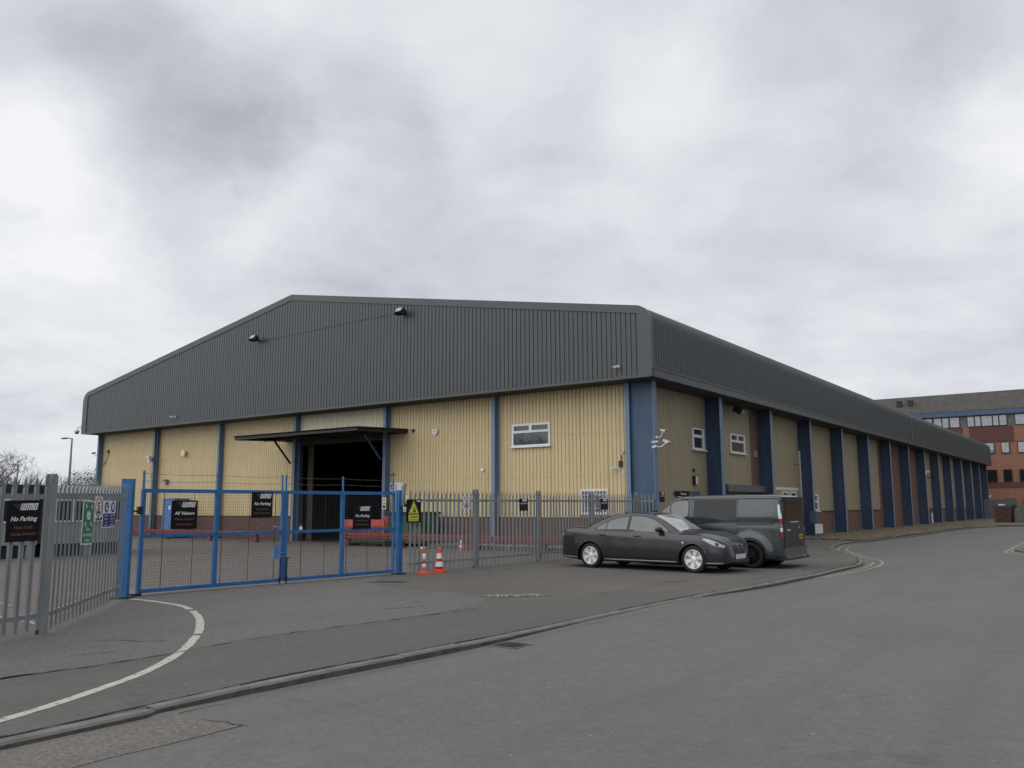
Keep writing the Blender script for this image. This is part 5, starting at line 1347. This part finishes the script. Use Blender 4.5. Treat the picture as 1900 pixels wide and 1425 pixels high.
# ================================================================ VEHICLES
def loft(xs, sect, wheels, zsplit, arch_r, name, mat, parent):
    """symmetric body. sect(x) -> half section [(y,z)] from bottom centre to top centre; wheel arches are cut out of the sides"""
    rings = [sect(x) for x in xs]; m = len(rings[0]); b = MB(); idx = {}
    for sgn in (1, -1):
        V = [[Vector((xs[i], sgn*p[0], p[1])) for p in rings[i]] for i in range(len(xs))]
        side = [j for j in range(m) if True]
        keep = [[True]*m for _ in xs]
        for (wx, wz) in wheels:
            for i in range(len(xs)):
                for j in range(m):
                    v = V[i][j]; dx, dz = v.x-wx, v.z-wz; d = sqrt(dx*dx+dz*dz)
                    if d < arch_r and abs(v.y) > .45 and j < m*.7: keep[i][j] = False
        removed = set()
        for i in range(len(xs)-1):
            for j in range(m-1):
                if not (keep[i][j] or keep[i+1][j] or keep[i][j+1] or keep[i+1][j+1]): removed.add((i, j))
        for (wx, wz) in wheels:       # snap the rim of the opening onto the circle
            for i in range(len(xs)):
                for j in range(m):
                    if keep[i][j]: continue
                    v = V[i][j]; dx, dz = v.x-wx, v.z-wz; d = sqrt(dx*dx+dz*dz)
                    if d < arch_r+.001 and d > 1e-3 and abs(dx) < arch_r+.01 and v.z-wz > -.12 :
                        k = arch_r/d; v.x = wx+dx*k; v.z = wz+dz*k
        base = len(b.v)
        for r in V: b.v += [tuple(p) for p in r]
        for i in range(len(xs)-1):
            for j in range(m-1):
                if (i, j) in removed: continue
                f = [base+i*m+j, base+(i+1)*m+j, base+(i+1)*m+j+1, base+i*m+j+1]
                b.f.append(f if sgn > 0 else f[::-1]); b.mi.append(0)
        for i, rv in ((0, 1), (len(xs)-1, 0)):
            f = [base+i*m+j for j in range(m)]; f = f if (rv == (sgn > 0)) else f[::-1]
            # fan to the centre line
            c = len(b.v); b.v.append((xs[i], 0, (rings[i][0][1]+rings[i][-1][1])/2))
            for j in range(m-1): b.f.append([f[j], f[j+1], c]); b.mi.append(0)
    import bmesh
    o = b.build(name, mat, parent, True)
    bm = bmesh.new(); bm.from_mesh(o.data); bmesh.ops.remove_doubles(bm, verts=bm.verts, dist=.0008)
    bmesh.ops.recalc_face_normals(bm, faces=bm.faces)
    for e_ in bm.edges:
        if len(e_.link_faces) == 2 and e_.calc_face_angle(0) > radians(38): e_.smooth = False
    bm.to_mesh(o.data); bm.free()
    return o
def patch(name, mat, parent, xs, zlo, zhi, yf, off, sides=(1, -1), rows=6):
    """skin patch on the body side: z from zlo(x) to zhi(x), y = yf(x,z)+off"""
    res = []
    for sgn in sides:
        b = MB(); vs = []
        for x in xs:
            a, c = zlo(x), zhi(x)
            for j in range(rows+1):
                z = a+(c-a)*j/rows; vs.append((x, sgn*(yf(x, z)+off), z))
        m = rows+1
        fs = [(i*m+j, (i+1)*m+j, (i+1)*m+j+1, i*m+j+1) for i in range(len(xs)-1) for j in range(rows)]
        if sgn > 0: fs = [f[::-1] for f in fs]
        b.add(vs, fs); res.append(b.build(name, mat, parent, True))
    return res
def lin(tab):
    def f(x):
        if x <= tab[0][0]: return tab[0][1]
        for (a, p), (c, q) in zip(tab, tab[1:]):
            if x <= c: return p+(q-p)*(x-a)/(c-a)
        return tab[-1][1]
    return f
def rng(a, c, n): return [a+(c-a)*i/n for i in range(n+1)]
def wheel(parent, x, y, r, sgn, rimr, rim_mat, spokes, width=.21, style=0):
    z = r; w = thing_part('wheel', parent)
    b = MB(); T = Matrix.Translation((x, y, z))
    h = width/2
    prof = [(rimr*.98, -h*.85), (rimr*1.05, -h), (r*.93, -h), (r*.99, -h*.8), (r, -h*.4), (r, h*.4), (r*.99, h*.8), (r*.93, h), (rimr*1.05, h), (rimr*.98, h*.85)]
    vs = []; n = 40; fs = []
    b.lathe(prof, n, 'y', T); b.f = b.f[:len(b.f)-2]; b.mi = b.mi[:len(b.mi)-2]
    o = b.build('wheel', 'rubber', parent, True)
    fixn(o)
    b = MB(); s = sgn
    b.lathe([(rimr*1.0, s*h*.9), (rimr*.99, s*h*1.0), (rimr*.93, s*h*1.0), (rimr*.92, s*h*.3), (rimr*.9, s*h*.2)], n, 'y', T); b.f = b.f[:len(b.f)-2]; b.mi = b.mi[:len(b.mi)-2]
    def wedge(a, w0, w1, r0, r1, y0, y1):
        q = []
        for rr, ww, yy in ((r0, w0, y1), (r1, w1, y0)):
            for k in (-1, 1):
                aa = a+k*ww/rr/2; q.append((x+rr*cos(aa), y+s*yy, z+rr*sin(aa)))
        q2 = [(p[0], p[1]-s*.03, p[2]) for p in q]
        b.add(q+q2, [(0, 1, 3, 2), (4, 6, 7, 5), (0, 4, 5, 1), (2, 3, 7, 6), (0, 2, 6, 4), (1, 5, 7, 3)])
    if style == 0:
        for i in range(spokes):
            a = 2*pi*i/spokes+.3; wedge(a, rimr*.16, rimr*.60, rimr*.26, rimr*.94, h*.84, h*.74)
            wedge(a+pi/spokes, rimr*.07, rimr*.06, rimr*.2, rimr*.93, h*.82, h*.72)
        b.lathe([(0, s*h*.86), (rimr*.12, s*h*.88), (rimr*.30, s*h*.76), (rimr*.3, s*h*.5)], 20, 'y', T)
    else:
        for i in range(spokes):
            a = 2*pi*i/spokes; wedge(a, rimr*.07, rimr*.12, rimr*.2, rimr*.93, h*.62, h*.82)
        b.lathe([(0, s*h*.66), (rimr*.12, s*h*.68), (rimr*.3, s*h*.62), (rimr*.3, s*h*.3)], 20, 'y', T)
    rim = b.build('rim', rim_mat, o); fixn(rim)
    b = MB(); b.lathe([(rimr*.91, s*h*.15), (0, s*h*.15)], 24, 'y', T); b.lathe([(rimr*.55, s*h*.32), (rimr*.2, s*h*.32)], 24, 'y', T); b.build('brake_disc', 'black', o)
    return o
def thing_part(n, p): return None
def arch_liner(parent, x, z, r, y0, y1, name='wheel_arch'):
    b = MB(); n = 20; vs = []
    for i in range(n+1):
        a = pi*(-.12+1.24*i/n)
        for y in (y0, y1): vs.append((x+r*cos(a), y, z+r*sin(a)))
    c0 = len(vs)
    fs = [(2*i, 2*i+1, 2*i+3, 2*i+2) for i in range(n)]
    b.add(vs, fs)
    b.add([(x+r*cos(pi*(-.12+1.24*i/n)), y0, z+r*sin(pi*(-.12+1.24*i/n))) for i in range(n+1)], [tuple(range(n+1))])
    return b.build(name, 'black', parent)
# ---------------------------------------------------------------- saloon car
CL = 4.78
c_top = [(0, .50), (.02, .62), (.05, .80), (.09, .96), (.16, 1.045), (.45, 1.075), (.72, 1.10), (1.0, 1.205), (1.3, 1.325), (1.6, 1.405), (2.0, 1.448), (2.4, 1.445), (2.7, 1.40), (2.9, 1.325), (3.1, 1.215), (3.3, 1.085), (3.42, 1.015), (3.6, .99), (4.0, .96), (4.25, .92), (4.45, .872), (4.6, .81), (4.69, .73), (4.74, .62), (4.76, .50), (4.78, .42)]
c_deck = [(0, .48), (.02, .6), (.05, .78), (.09, .92), (.16, .985), (.45, 1.01), (1.0, 1.0), (2.0, .965), (3.0, .93), (3.6, .905), (4.0, .895), (4.25, .86), (4.45, .815), (4.6, .755), (4.69, .68), (4.74, .59), (4.76, .47), (4.78, .4)]
c_w = [(0, .55), (.03, .66), (.1, .745), (.25, .815), (.5, .855), (1.0, .88), (2.2, .885), (3.4, .88), (3.9, .872), (4.25, .845), (4.46, .80), (4.6, .735), (4.71, .63), (4.78, .45)]
c_bot = [(0, .34), (.06, .26), (.3, .22), (.8, .2), (1.6, .19), (3.2, .19), (4.3, .19), (4.65, .21), (4.78, .27)]
def c_gh(x):   # 0..1 greenhouse presence -> roof half width
    return interp([(0, .70), (.7, .66), (1.0, .62), (1.5, .575), (2.2, .575), (2.8, .58), (3.3, .62), (3.7, .70), (4.2, .66), (4.6, .5), (4.84, .2)], x)
def car_side_y(x, z):
    w = interp(c_w, x); zd = interp(c_deck, x)
    if z <= zd:
        t = [(-.1, w-.10), (.20, w-.055), (.32, w-.008), (.5, w), (.66, w-.004), (.8, w-.012)]
        zz = z/max(zd, .3)*.965
        t = [(.0, w-.10), (.2, w-.05), (.33, w-.006), (.52, w), (.68, w-.004), (.86, w-.018), (.925, w-.045), (.965, w-.085)]
        return interp(t, zz)
    zt = interp(c_top, x); zr = max(zd+.02, zt-.065); yb = w-.10; yr = min(c_gh(x), yb-.02)
    k = min(1, (z-zd)/(zr-zd)); return yb+(yr-yb)*(k**1.12)
def car_sect(x):
    w = interp(c_w, x); zd = interp(c_deck, x); zt = interp(c_top, x); zb = interp(c_bot, x)
    p = [(0, zb), (w*.5, zb), (w-.13 if w > .3 else w*.6, zb)]
    n = 15
    for i in range(n+1):
        z = zb+.015+(zd-zb-.015)*i/n; p.append((car_side_y(x, z), z))
    zr = max(zd+.02, zt-.065); yb = w-.10; yr = min(c_gh(x), yb-.02)
    for k in (.12, .35, .65, .9, 1.): z = zd+(zr-zd)*k; p.append((car_side_y(x, z), z))
    p.append((yr*.93, zr+(zt-zr)*.42)); p.append((yr*.82, zr+(zt-zr)*.72)); p.append((yr*.5, zr+(zt-zr)*.93)); p.append((0, zt))
    return p
CAR = thing('saloon_car', 'dark charcoal saloon car with bright alloy wheels parked nose out beside the van', 'car', (.77, -6.56, 0), radians(-3.8), 'vehicles parked outside the fence')
RWX, FWX, WR = 1.01, 3.83, .325
xs = sorted(set([round(v, 4) for v in rng(0, .2, 10)+rng(.2, CL-.3, 92)+rng(CL-.3, CL, 14)]))
body = loft(xs, car_sect, ((RWX, WR), (FWX, WR)), 0, .372, 'body', 'car', CAR)
for x in (RWX, FWX):
    for sgn in (-1, 1):
        wheel(CAR, x, sgn*.765, WR, sgn, .235, 'alloy', 6)
        arch_liner(CAR, x, WR, .38, sgn*.5, sgn*.865)
    for sgn in (-1, 1):
        b = MB(); n = 24; pts = []
        for i in range(n+1):
            a = pi*(-.02+1.04*i/n); px, pz = x+.375*cos(a), WR+.375*sin(a); pts.append((px, sgn*(car_side_y(px, pz)+.001), pz))
        b.tube(pts, .009, 5); b.build('arch_lip', 'car', body, True)
# side glass
dlo_t = lin([(1.13, 1.03), (1.3, 1.14), (1.5, 1.235), (1.75, 1.315), (2.1, 1.35), (2.4, 1.345), (2.65, 1.295), (2.85, 1.20), (3.0, 1.10), (3.18, .972)])
dlo_b = lin([(1.13, 1.012), (1.4, .995), (3.18, .957)])
patch('window_surround', 'trim', CAR, rng(1.09, 3.22, 40), lambda x: dlo_b(x)-.02, lambda x: min(dlo_t(x)+.022, 9), car_side_y, .004)
def glass_piece(a, c, n=12): return patch('side_window', 'car_glass', CAR, rng(a, c, n), dlo_b, lambda x: max(dlo_b(x)+.004, dlo_t(x)-.004), car_side_y, .0075)
glass_piece(1.17, 1.42); glass_piece(1.45, 2.02); glass_piece(2.10, 3.14, 24)
# windscreen and rear window on the upper skin
def top_patch(name, mat, x0, x1, yfrac, off, n=14, m=12):
    b = MB(); vs = []
    for i in range(n+1):
        x = x0+(x1-x0)*i/n; s = car_sect(x); tt = s[-5:]        # from roof rail to centre
        yr = tt[0][0]
        for j in range(m+1):
            y = yr*yfrac*(2*j/m-1); ay = abs(y)
            for (ya, za), (yb_, zb_) in zip(tt, tt[1:]):
                if yb_ <= ay <= ya: z = za+(zb_-za)*(ya-ay)/(ya-yb_+1e-9); break
            dzdx = (interp(c_top, x+.02)-interp(c_top, x-.02))/.04; nl = sqrt(1+dzdx*dzdx)
            vs.append((x-dzdx/nl*off, y, z+off/nl))
    b.add(vs, [(i*(m+1)+j, (i+1)*(m+1)+j, (i+1)*(m+1)+j+1, i*(m+1)+j+1) for i in range(n) for j in range(m)])
    return b.build(name, mat, CAR, True)
top_patch('windscreen', 'lamp_clear', 2.74, 3.42, .97, .006)
top_patch('rear_window', 'car_glass', .80, 1.55, .93, .006)
top_patch('sunroof', 'car_glass', 1.9, 2.6, .8, .004)
# shut lines, handles, skirts
def seam(name, pts, r=.0045):
    for sgn in (1, -1):
        b = MB(); b.tube([(x, sgn*(car_side_y(x, z)+.0005), z) for x, z in pts], r, 4); b.build(name, 'black', body)
seam('door_gap', [(2.04, .27), (2.05, .5), (2.06, .8), (2.05, .97)])
seam('door_gap', [(3.22, .27), (3.24, .5), (3.27, .75), (3.30, .93)])
seam('door_gap', [(1.12, .98), (1.18, .85), (1.33, .66), (1.42, .5), (1.46, .27)])
seam('door_gap', [(1.46, .27), (2.0, .262), (2.6, .262), (3.22, .27)])
seam('boot_gap', [(.18, .97), (.2, .8), (.12, .62)])
seam('bumper_gap', [(4.2, .66), (4.3, .57), (4.25, .45)])
seam('bumper_gap', [(.05, .62), (.35, .66), (.62, .6)])
for x, z in ((1.38, .865), (2.36, .85)):
    for sgn in (1, -1):
        b = MB(); y = sgn*(car_side_y(x, z)+.02); b.tube([(x-.1, y-sgn*.02, z), (x-.07, y, z+.004), (x+.07, y, z+.002), (x+.1, y-sgn*.02, z-.004)], [.012, .014, .014, .012], 6); b.build('door_handle', 'trim', CAR, True)
for sgn in (1, -1):
    b = MB(); pts = [(x, sgn*(car_side_y(x, .26)+.012), .245) for x in rng(1.42, 3.42, 8)]; b.tube(pts, .019, 5); b.build('sill_trim', 'skirt', CAR, True)
    b = MB(); pts = [(x, sgn*(car_side_y(x, .28)+.004), .24) for x in rng(4.2, 4.66, 6)]; b.tube(pts, .02, 5); b.build('bumper_lip', 'skirt', CAR, True)
    b = MB(); pts = [(x, sgn*(car_side_y(x, .3)+.004), .27+.03*(.62-x)) for x in rng(.12, .62, 6)]; b.tube(pts, .016, 5); b.build('bumper_lip', 'skirt', CAR, True)
    # mirror
    b = MB(); mx_, mz = 2.98, 1.0; y0 = sgn*(car_side_y(mx_, mz)); 
    b.lathe([(0, -.09), (.05, -.085), (.075, -.03), (.08, .05), (.06, .075), (0, .08)], 14, 'y', Matrix.Translation((mx_-.02, y0+sgn*.13, mz+.02)) @ Matrix.Scale(.85, 4, (0, 0, 1)) @ Matrix.Scale(1.1, 4, (0, 1, 0)))
    b.tube([(mx_+.06, y0, mz-.03), (mx_, y0+sgn*.08, mz)], .025, 6); b.build('wing_mirror', 'trim', CAR, True)
    # lamps
    hl_b = lin([(4.12, .80), (4.3, .715), (4.5, .645), (4.7, .60)]); hl_t = lin([(4.12, .83), (4.3, .805), (4.5, .745), (4.7, .655)])
    h = patch('headlight', 'lamp_clear', CAR, rng(4.12, 4.68, 12), hl_b, hl_t, car_side_y, .006, (sgn,))[0]
    patch('indicator', 'trim', h, rng(4.48, 4.55, 3), lambda x: hl_b(x)+.012, lambda x: hl_t(x)-.015, car_side_y, .009, (sgn,))
    tl = patch('tail_light', 'tail_red', CAR, rng(.035, .17, 6), lin([(0, .76), (.17, .80)]), lin([(0, .85), (.17, .83)]), car_side_y, .006, (sgn,))[0]
    patch('reverse_lamp', 'tail_white', tl, rng(.035, .14, 6), lin([(0, .855), (.17, .84)]), lin([(0, .92), (.1, .91), (.17, .86)]), car_side_y, .006, (sgn,))
b = MB()
vs = []
for x, z in ((4.785, .45), (4.78, .52), (4.77, .59), (4.75, .65)):
    w = interp(c_w, x)
    for j in range(9): y = .36*(2*j/8-1); vs.append((x+.012-.05*(abs(y)/.36)**3, y, z))
b.add(vs, [(i*9+j, i*9+j+1, (i+1)*9+j+1, (i+1)*9+j) for i in range(3) for j in range(8)]); b.build('grille', 'trim', CAR, True)
b = MB(); b.tube([(4.735+.012-.07*(abs(y)/.42)**3, y, .66) for y in [(-.36+.72*i/10) for i in range(11)]], .011, 5); b.tube([(4.75, -.16, .69), (4.79, -.14, .58), (4.80, -.12, .46)], .009, 5); b.tube([(4.75, .16, .69), (4.79, .14, .58), (4.80, .12, .46)], .009, 5); b.build('grille_trim', 'skirt', CAR, True)
b = MB(); b.box(4.79, 4.802, -.26, .26, .335, .445); b.build('number_plate', 'plate_w', CAR)
b = MB(); b.box(4.74, 4.79, -.24, .24, .33, .44); b.tube([(4.64, -.55, .3), (4.72, -.42, .27), (4.75, 0, .26), (4.72, .42, .27), (4.64, .55, .3)], .03, 6); b.build('lower_grille', 'trim', CAR, True)
b = MB()
for sgn in (1, -1): b.lathe([(0, 0), (.055, .0), (.06, -.02)], 14, 'y', Matrix.Translation((4.6, sgn*.62, .33)) @ Matrix.Rotation(sgn*.5, 4, 'Z'))
b.build('fog_lamp', 'lamp_clear', CAR)
b = MB(); b.box(3.56, 3.61, -.893, -.889, .70, .735); b.box(3.56, 3.61, .889, .893, .70, .735); b.build('side_badge', 'alloy', CAR)
b = MB(); b.prism([(1.55, 1.40), (1.66, 1.41), (1.56, 1.47)], -.012, .012); b.build('aerial', 'trim', CAR)
b = MB(); b.box(.5, 4.3, -.6, .6, .17, .35); b.build('underbody', 'black', CAR)
# proportions: stretch the cabin between the axles, trim the overhangs
def fx_car(x):
    k = 1.07
    if x < RWX: return RWX*k-(RWX-x)*1.08
    if x > FWX: return FWX*k+(x-FWX)*.86
    return x*k
_seen = set()
for o in CAR.children_recursive:
    if o.type != 'MESH' or o.data.name in _seen: continue
    _seen.add(o.data.name)
    if o.name.split('.')[0] in ('wheel', 'rim', 'brake_disc'):
        cx = RWX if sum(v.co.x for v in o.data.vertices)/len(o.data.vertices) < 2.4 else FWX
        dx = fx_car(cx)-cx
        for v in o.data.vertices: v.co.x += dx
    else:
        for v in o.data.vertices: v.co.x = fx_car(v.co.x)

# ---------------------------------------------------------------- panel van (nose pointing left, rear to the right)
VL = 4.5
VAN = thing('panel_van', 'dark grey panel van with flared arches and black glass, parked behind the saloon car', 'van', (6.22, -4.43, 0), pi, 'vehicles parked outside the fence')
v_top = [(0, 1.79), (.04, 1.84), (.12, 1.875), (.4, 1.895), (1.5, 1.90), (2.4, 1.90), (2.75, 1.885), (3.0, 1.83), (3.2, 1.72), (3.45, 1.53), (3.7, 1.33), (3.9, 1.18), (4.15, 1.07), (4.35, .94), (4.45, .75), (4.5, .5)]
v_w = [(0, .88), (.04, .925), (.12, .955), (.4, .97), (3.2, .97), (3.8, .94), (4.15, .85), (4.35, .70), (4.5, .45)]
v_belt = [(0, 1.30), (3.3, 1.27), (3.7, 1.2), (4.0, 1.05), (4.3, .85), (4.5, .45)]
VRX, VFX, VR = .84, 3.6, .335
def van_side_y(x, z):
    w = interp(v_w, x); zb = interp(v_belt, x); zt = interp(v_top, x)
    if z <= zb:
        y = interp([(.2, w-.06), (.32, w-.012), (.6, w), (1.0, w-.0), (1.09, w-.004), (1.12, w-.016), (1.3, w-.004)], z)
    else:
        k = min(1, (z-zb)/max(.05, zt-.13-zb)); y = w-.004-.10*k**1.3
    for wx in (VRX, VFX):
        d = sqrt((x-wx)**2+(z-VR)**2)
        if .3 < d < .62: y += .055*(1 if d < .47 else max(0, 1-(d-.47)/.12)**.7)
    return y
def van_sect(x):
    w = interp(v_w, x); zt = interp(v_top, x); zb = .24 if x > .15 else .30; p = [(0, zb), (w*.6, zb), (w-.14, zb)]
    zs = zt-.13
    for i in range(29): z = zb+.02+(zs-zb-.02)*i/28; p.append((van_side_y(x, z), z))
    ye = van_side_y(x, zs)
    p += [(ye-.02, zs+.05), (ye-.055, zs+.085), (ye-.12, zs+.112), (ye-.25, zs+.125), (.3, zt), (0, zt)]
    return p
xs = sorted(set([round(v, 4) for v in rng(0, .2, 8)+rng(.2, 4.2, 96)+rng(4.2, VL, 12)]))
vbody = loft(xs, van_sect, ((VRX, VR), (VFX, VR)), 0, .385, 'body', 'van', VAN)
for x in (VRX, VFX):
    for sgn in (-1, 1):
        wheel(VAN, x, sgn*.87, VR, sgn, .245, 'dark_alloy', 15, .23, 1); arch_liner(VAN, x, VR, .39, sgn*.55, sgn*.97)
        b = MB(); n = 24; pts = []
        for i in range(n+1):
            a = pi*(-.03+1.06*i/n); px, pz = x+.388*cos(a), VR+.388*sin(a); pts.append((px, sgn*(van_side_y(px, pz)+.0), pz))
        b.tube(pts, .012, 5); b.build('arch_lip', 'trim', vbody, True)
# glazing
patch('side_window', 'van_glass', VAN, rng(1.20, 2.41, 12), lambda x: 1.30, lambda x: 1.765, van_side_y, .008, rows=8)
patch('front_window', 'car_glass', VAN, rng(2.56, 3.08, 8), lin([(2.56, 1.36), (2.66, 1.29), (3.08, 1.31)]), lin([(2.56, 1.70), (2.62, 1.755), (2.9, 1.74), (3.08, 1.66)]), van_side_y, .008, rows=8)
patch('quarter_window', 'car_glass', VAN, rng(3.11, 3.5, 8), lin([(3.11, 1.31), (3.5, 1.34)]), lin([(3.11, 1.645), (3.25, 1.55), (3.5, 1.35)]), van_side_y, .008, rows=6)
patch('window_surround', 'trim', VAN, rng(2.53, 3.54, 16), lin([(2.53, 1.34), (2.64, 1.265), (3.54, 1.315)]), lin([(2.53, 1.72), (2.6, 1.78), (2.92, 1.765), (3.12, 1.67), (3.28, 1.56), (3.54, 1.35)]), van_side_y, .004, rows=8)
patch('side_panel', 'van', VAN, rng(.14, 1.12, 12), lin([(.14, 1.46), (.2, 1.36), (.3, 1.32), (1.12, 1.315)]), lin([(.14, 1.62), (.2, 1.72), (.3, 1.755), (1.12, 1.76)]), van_side_y, .012, rows=8)
def vseam(name, pts, r=.005, mat='black', offy=.0005):
    for sgn in (1, -1):
        b = MB(); b.tube([(x, sgn*(van_side_y(x, z)+offy), z) for x, z in pts], r, 4); b.build(name, mat, vbody)
vseam('door_gap', [(2.47, .32)]+[(2.47, z) for z in rng(.5, 1.8, 10)])
vseam('door_gap', [(1.165, .35)]+[(1.165, z) for z in rng(.75, 1.8, 10)])
vseam('door_gap', [(3.55, .75), (3.56, 1.0), (3.55, 1.3)])
vseam('slide_rail', [(x, 1.115) for x in rng(.2, 1.16, 6)], .012)
vseam('crease', [(x, 1.205+.004*(2.4-x)) for x in rng(.5, 3.2, 10)]+[(3.4, 1.18)], .008)
vseam('crease', [(.5, 1.215), (.38, 1.30), (.28, 1.32)], .006, 'van')
vseam('rub_strip', [(x, 1.075) for x in rng(1.2, 3.3, 8)], .007)
vseam('roof_gutter', [(x, 1.79) for x in rng(.12, 2.8, 8)], .008)
for x in (2.25, 2.72):
    for sgn in (1, -1):
        y = sgn*(van_side_y(x, 1.18)+.02); b = MB(); b.tube([(x-.09, y, 1.165), (x+.09, y, 1.16)], .016, 6); b.build('door_handle', 'trim', VAN)
for sgn in (1, -1):
    b = MB(); y0 = sgn*van_side_y(3.42, 1.33); b.box(-.06, .08, -.09, .09, -.11, .12, Matrix.Translation((3.5, y0+sgn*.16, 1.36))); b.box(3.44, 3.52, min(y0, y0+sgn*.1), max(y0, y0+sgn*.1), 1.27, 1.31); b.build('wing_mirror', 'trim', VAN)
    b = MB(); pts = [(x, sgn*(van_side_y(x, .3)+.0), .27) for x in rng(1.3, 3.15, 6)]; b.tube(pts, .04, 6); b.build('side_skirt', 'trim', VAN, True)
    # tall tail lamp wrapping the rear corner
    def lampv(name, mat, z0, z1, par):
        vs = []; m = 8
        for i in range(m+1):
            z = z0+(z1-z0)*i/m
            xo = .105-.075*(1.62-z)/.8
            for (dx, k) in ((0, 0), (-.035, 1), (-.06, 2)):
                xx = max(.0, xo+dx); yy = van_side_y(max(xx, .0), z)+.012 if k < 2 else van_side_y(0, z)+.02
                vs.append((xx-.004*k, sgn*yy, z))
        b = MB(); b.add(vs, [(i*3+j, i*3+j+1, (i+1)*3+j+1, (i+1)*3+j) for i in range(m) for j in range(2)]); return b.build(name, mat, par, True)
    tl = lampv('tail_light', 'tail_white', 1.27, 1.63, VAN); lampv('brake_lamp', 'tail_red', .80, .94, tl); lampv('fog_lens', 'sign_red', 1.13, 1.27, tl); lampv('reverse_lens', 'tail_white', .94, 1.04, tl); lampv('indicator_lens', 'skirt', 1.04, 1.13, tl)
# rear face
b = MB(); b.box(-.016, .02, -.80, .80, .52, 1.78); t_ = b.build('tailgate', 'trim', VAN)
b = MB(); b.prism([(0, 0)], 0, 0) if False else None; b.box(-.026, -.016, -.70, .70, 1.22, 1.70); b.build('rear_window', 'van_glass', t_)
b = MB(); b.box(-.07, .05, -.74, .74, 1.77, 1.83); b.box(-.07, -.03, -.74, .74, 1.72, 1.78); b.build('roof_spoiler', 'black', VAN)
b = MB(); b.box(-.034, -.02, -.62, -.35, .735, .845); b.build('number_plate', 'plate_y', t_)
b = MB()
for i in range(4): b.box(-.037, -.034, -.60+i*.062, -.565+i*.062, .76, .82)
b.build('plate_marks', 'black', t_)
b = MB(); b.box(-.04, -.016, -.3, .3, 1.17, 1.19); b.box(-.03, -.02, .35, .6, .96, .985); b.lathe([(.03, -.03), (0, -.034)], 12, 'x', Matrix.Translation((0, -.35, 1.03))); b.build('badge', 'alloy', t_)
b = MB(); b.box(-.03, .12, -.93, .93, .34, .52); b.box(-.05, -.02, -.9, .9, .46, .53); b.build('rear_bumper', 'van', VAN)
b = MB(); b.prism([(-.10, .22), (.12, .22), (.12, .34), (-.05, .34), (-.10, .27)], -.90, .90); b.build('diffuser', 'black', VAN)
b = MB(); b.prism([(2.95, 1.865), (3.86, 1.215), (3.84, 1.20), (2.93, 1.85)], -.76, .76); b.build('windscreen', 'car_glass', VAN)
b = MB(); b.box(4.38, 4.46, -.5, .5, .55, .85); b.build('grille', 'trim', VAN)
b = MB(); b.box(.3, 4.2, -.7, .7, .2, .4); b.build('underbody', 'black', VAN)
b = MB(); b.tube([(.05, -.45, .27), (-.12, -.45, .27)], .035, 10); b.build('exhaust', 'galv', VAN)
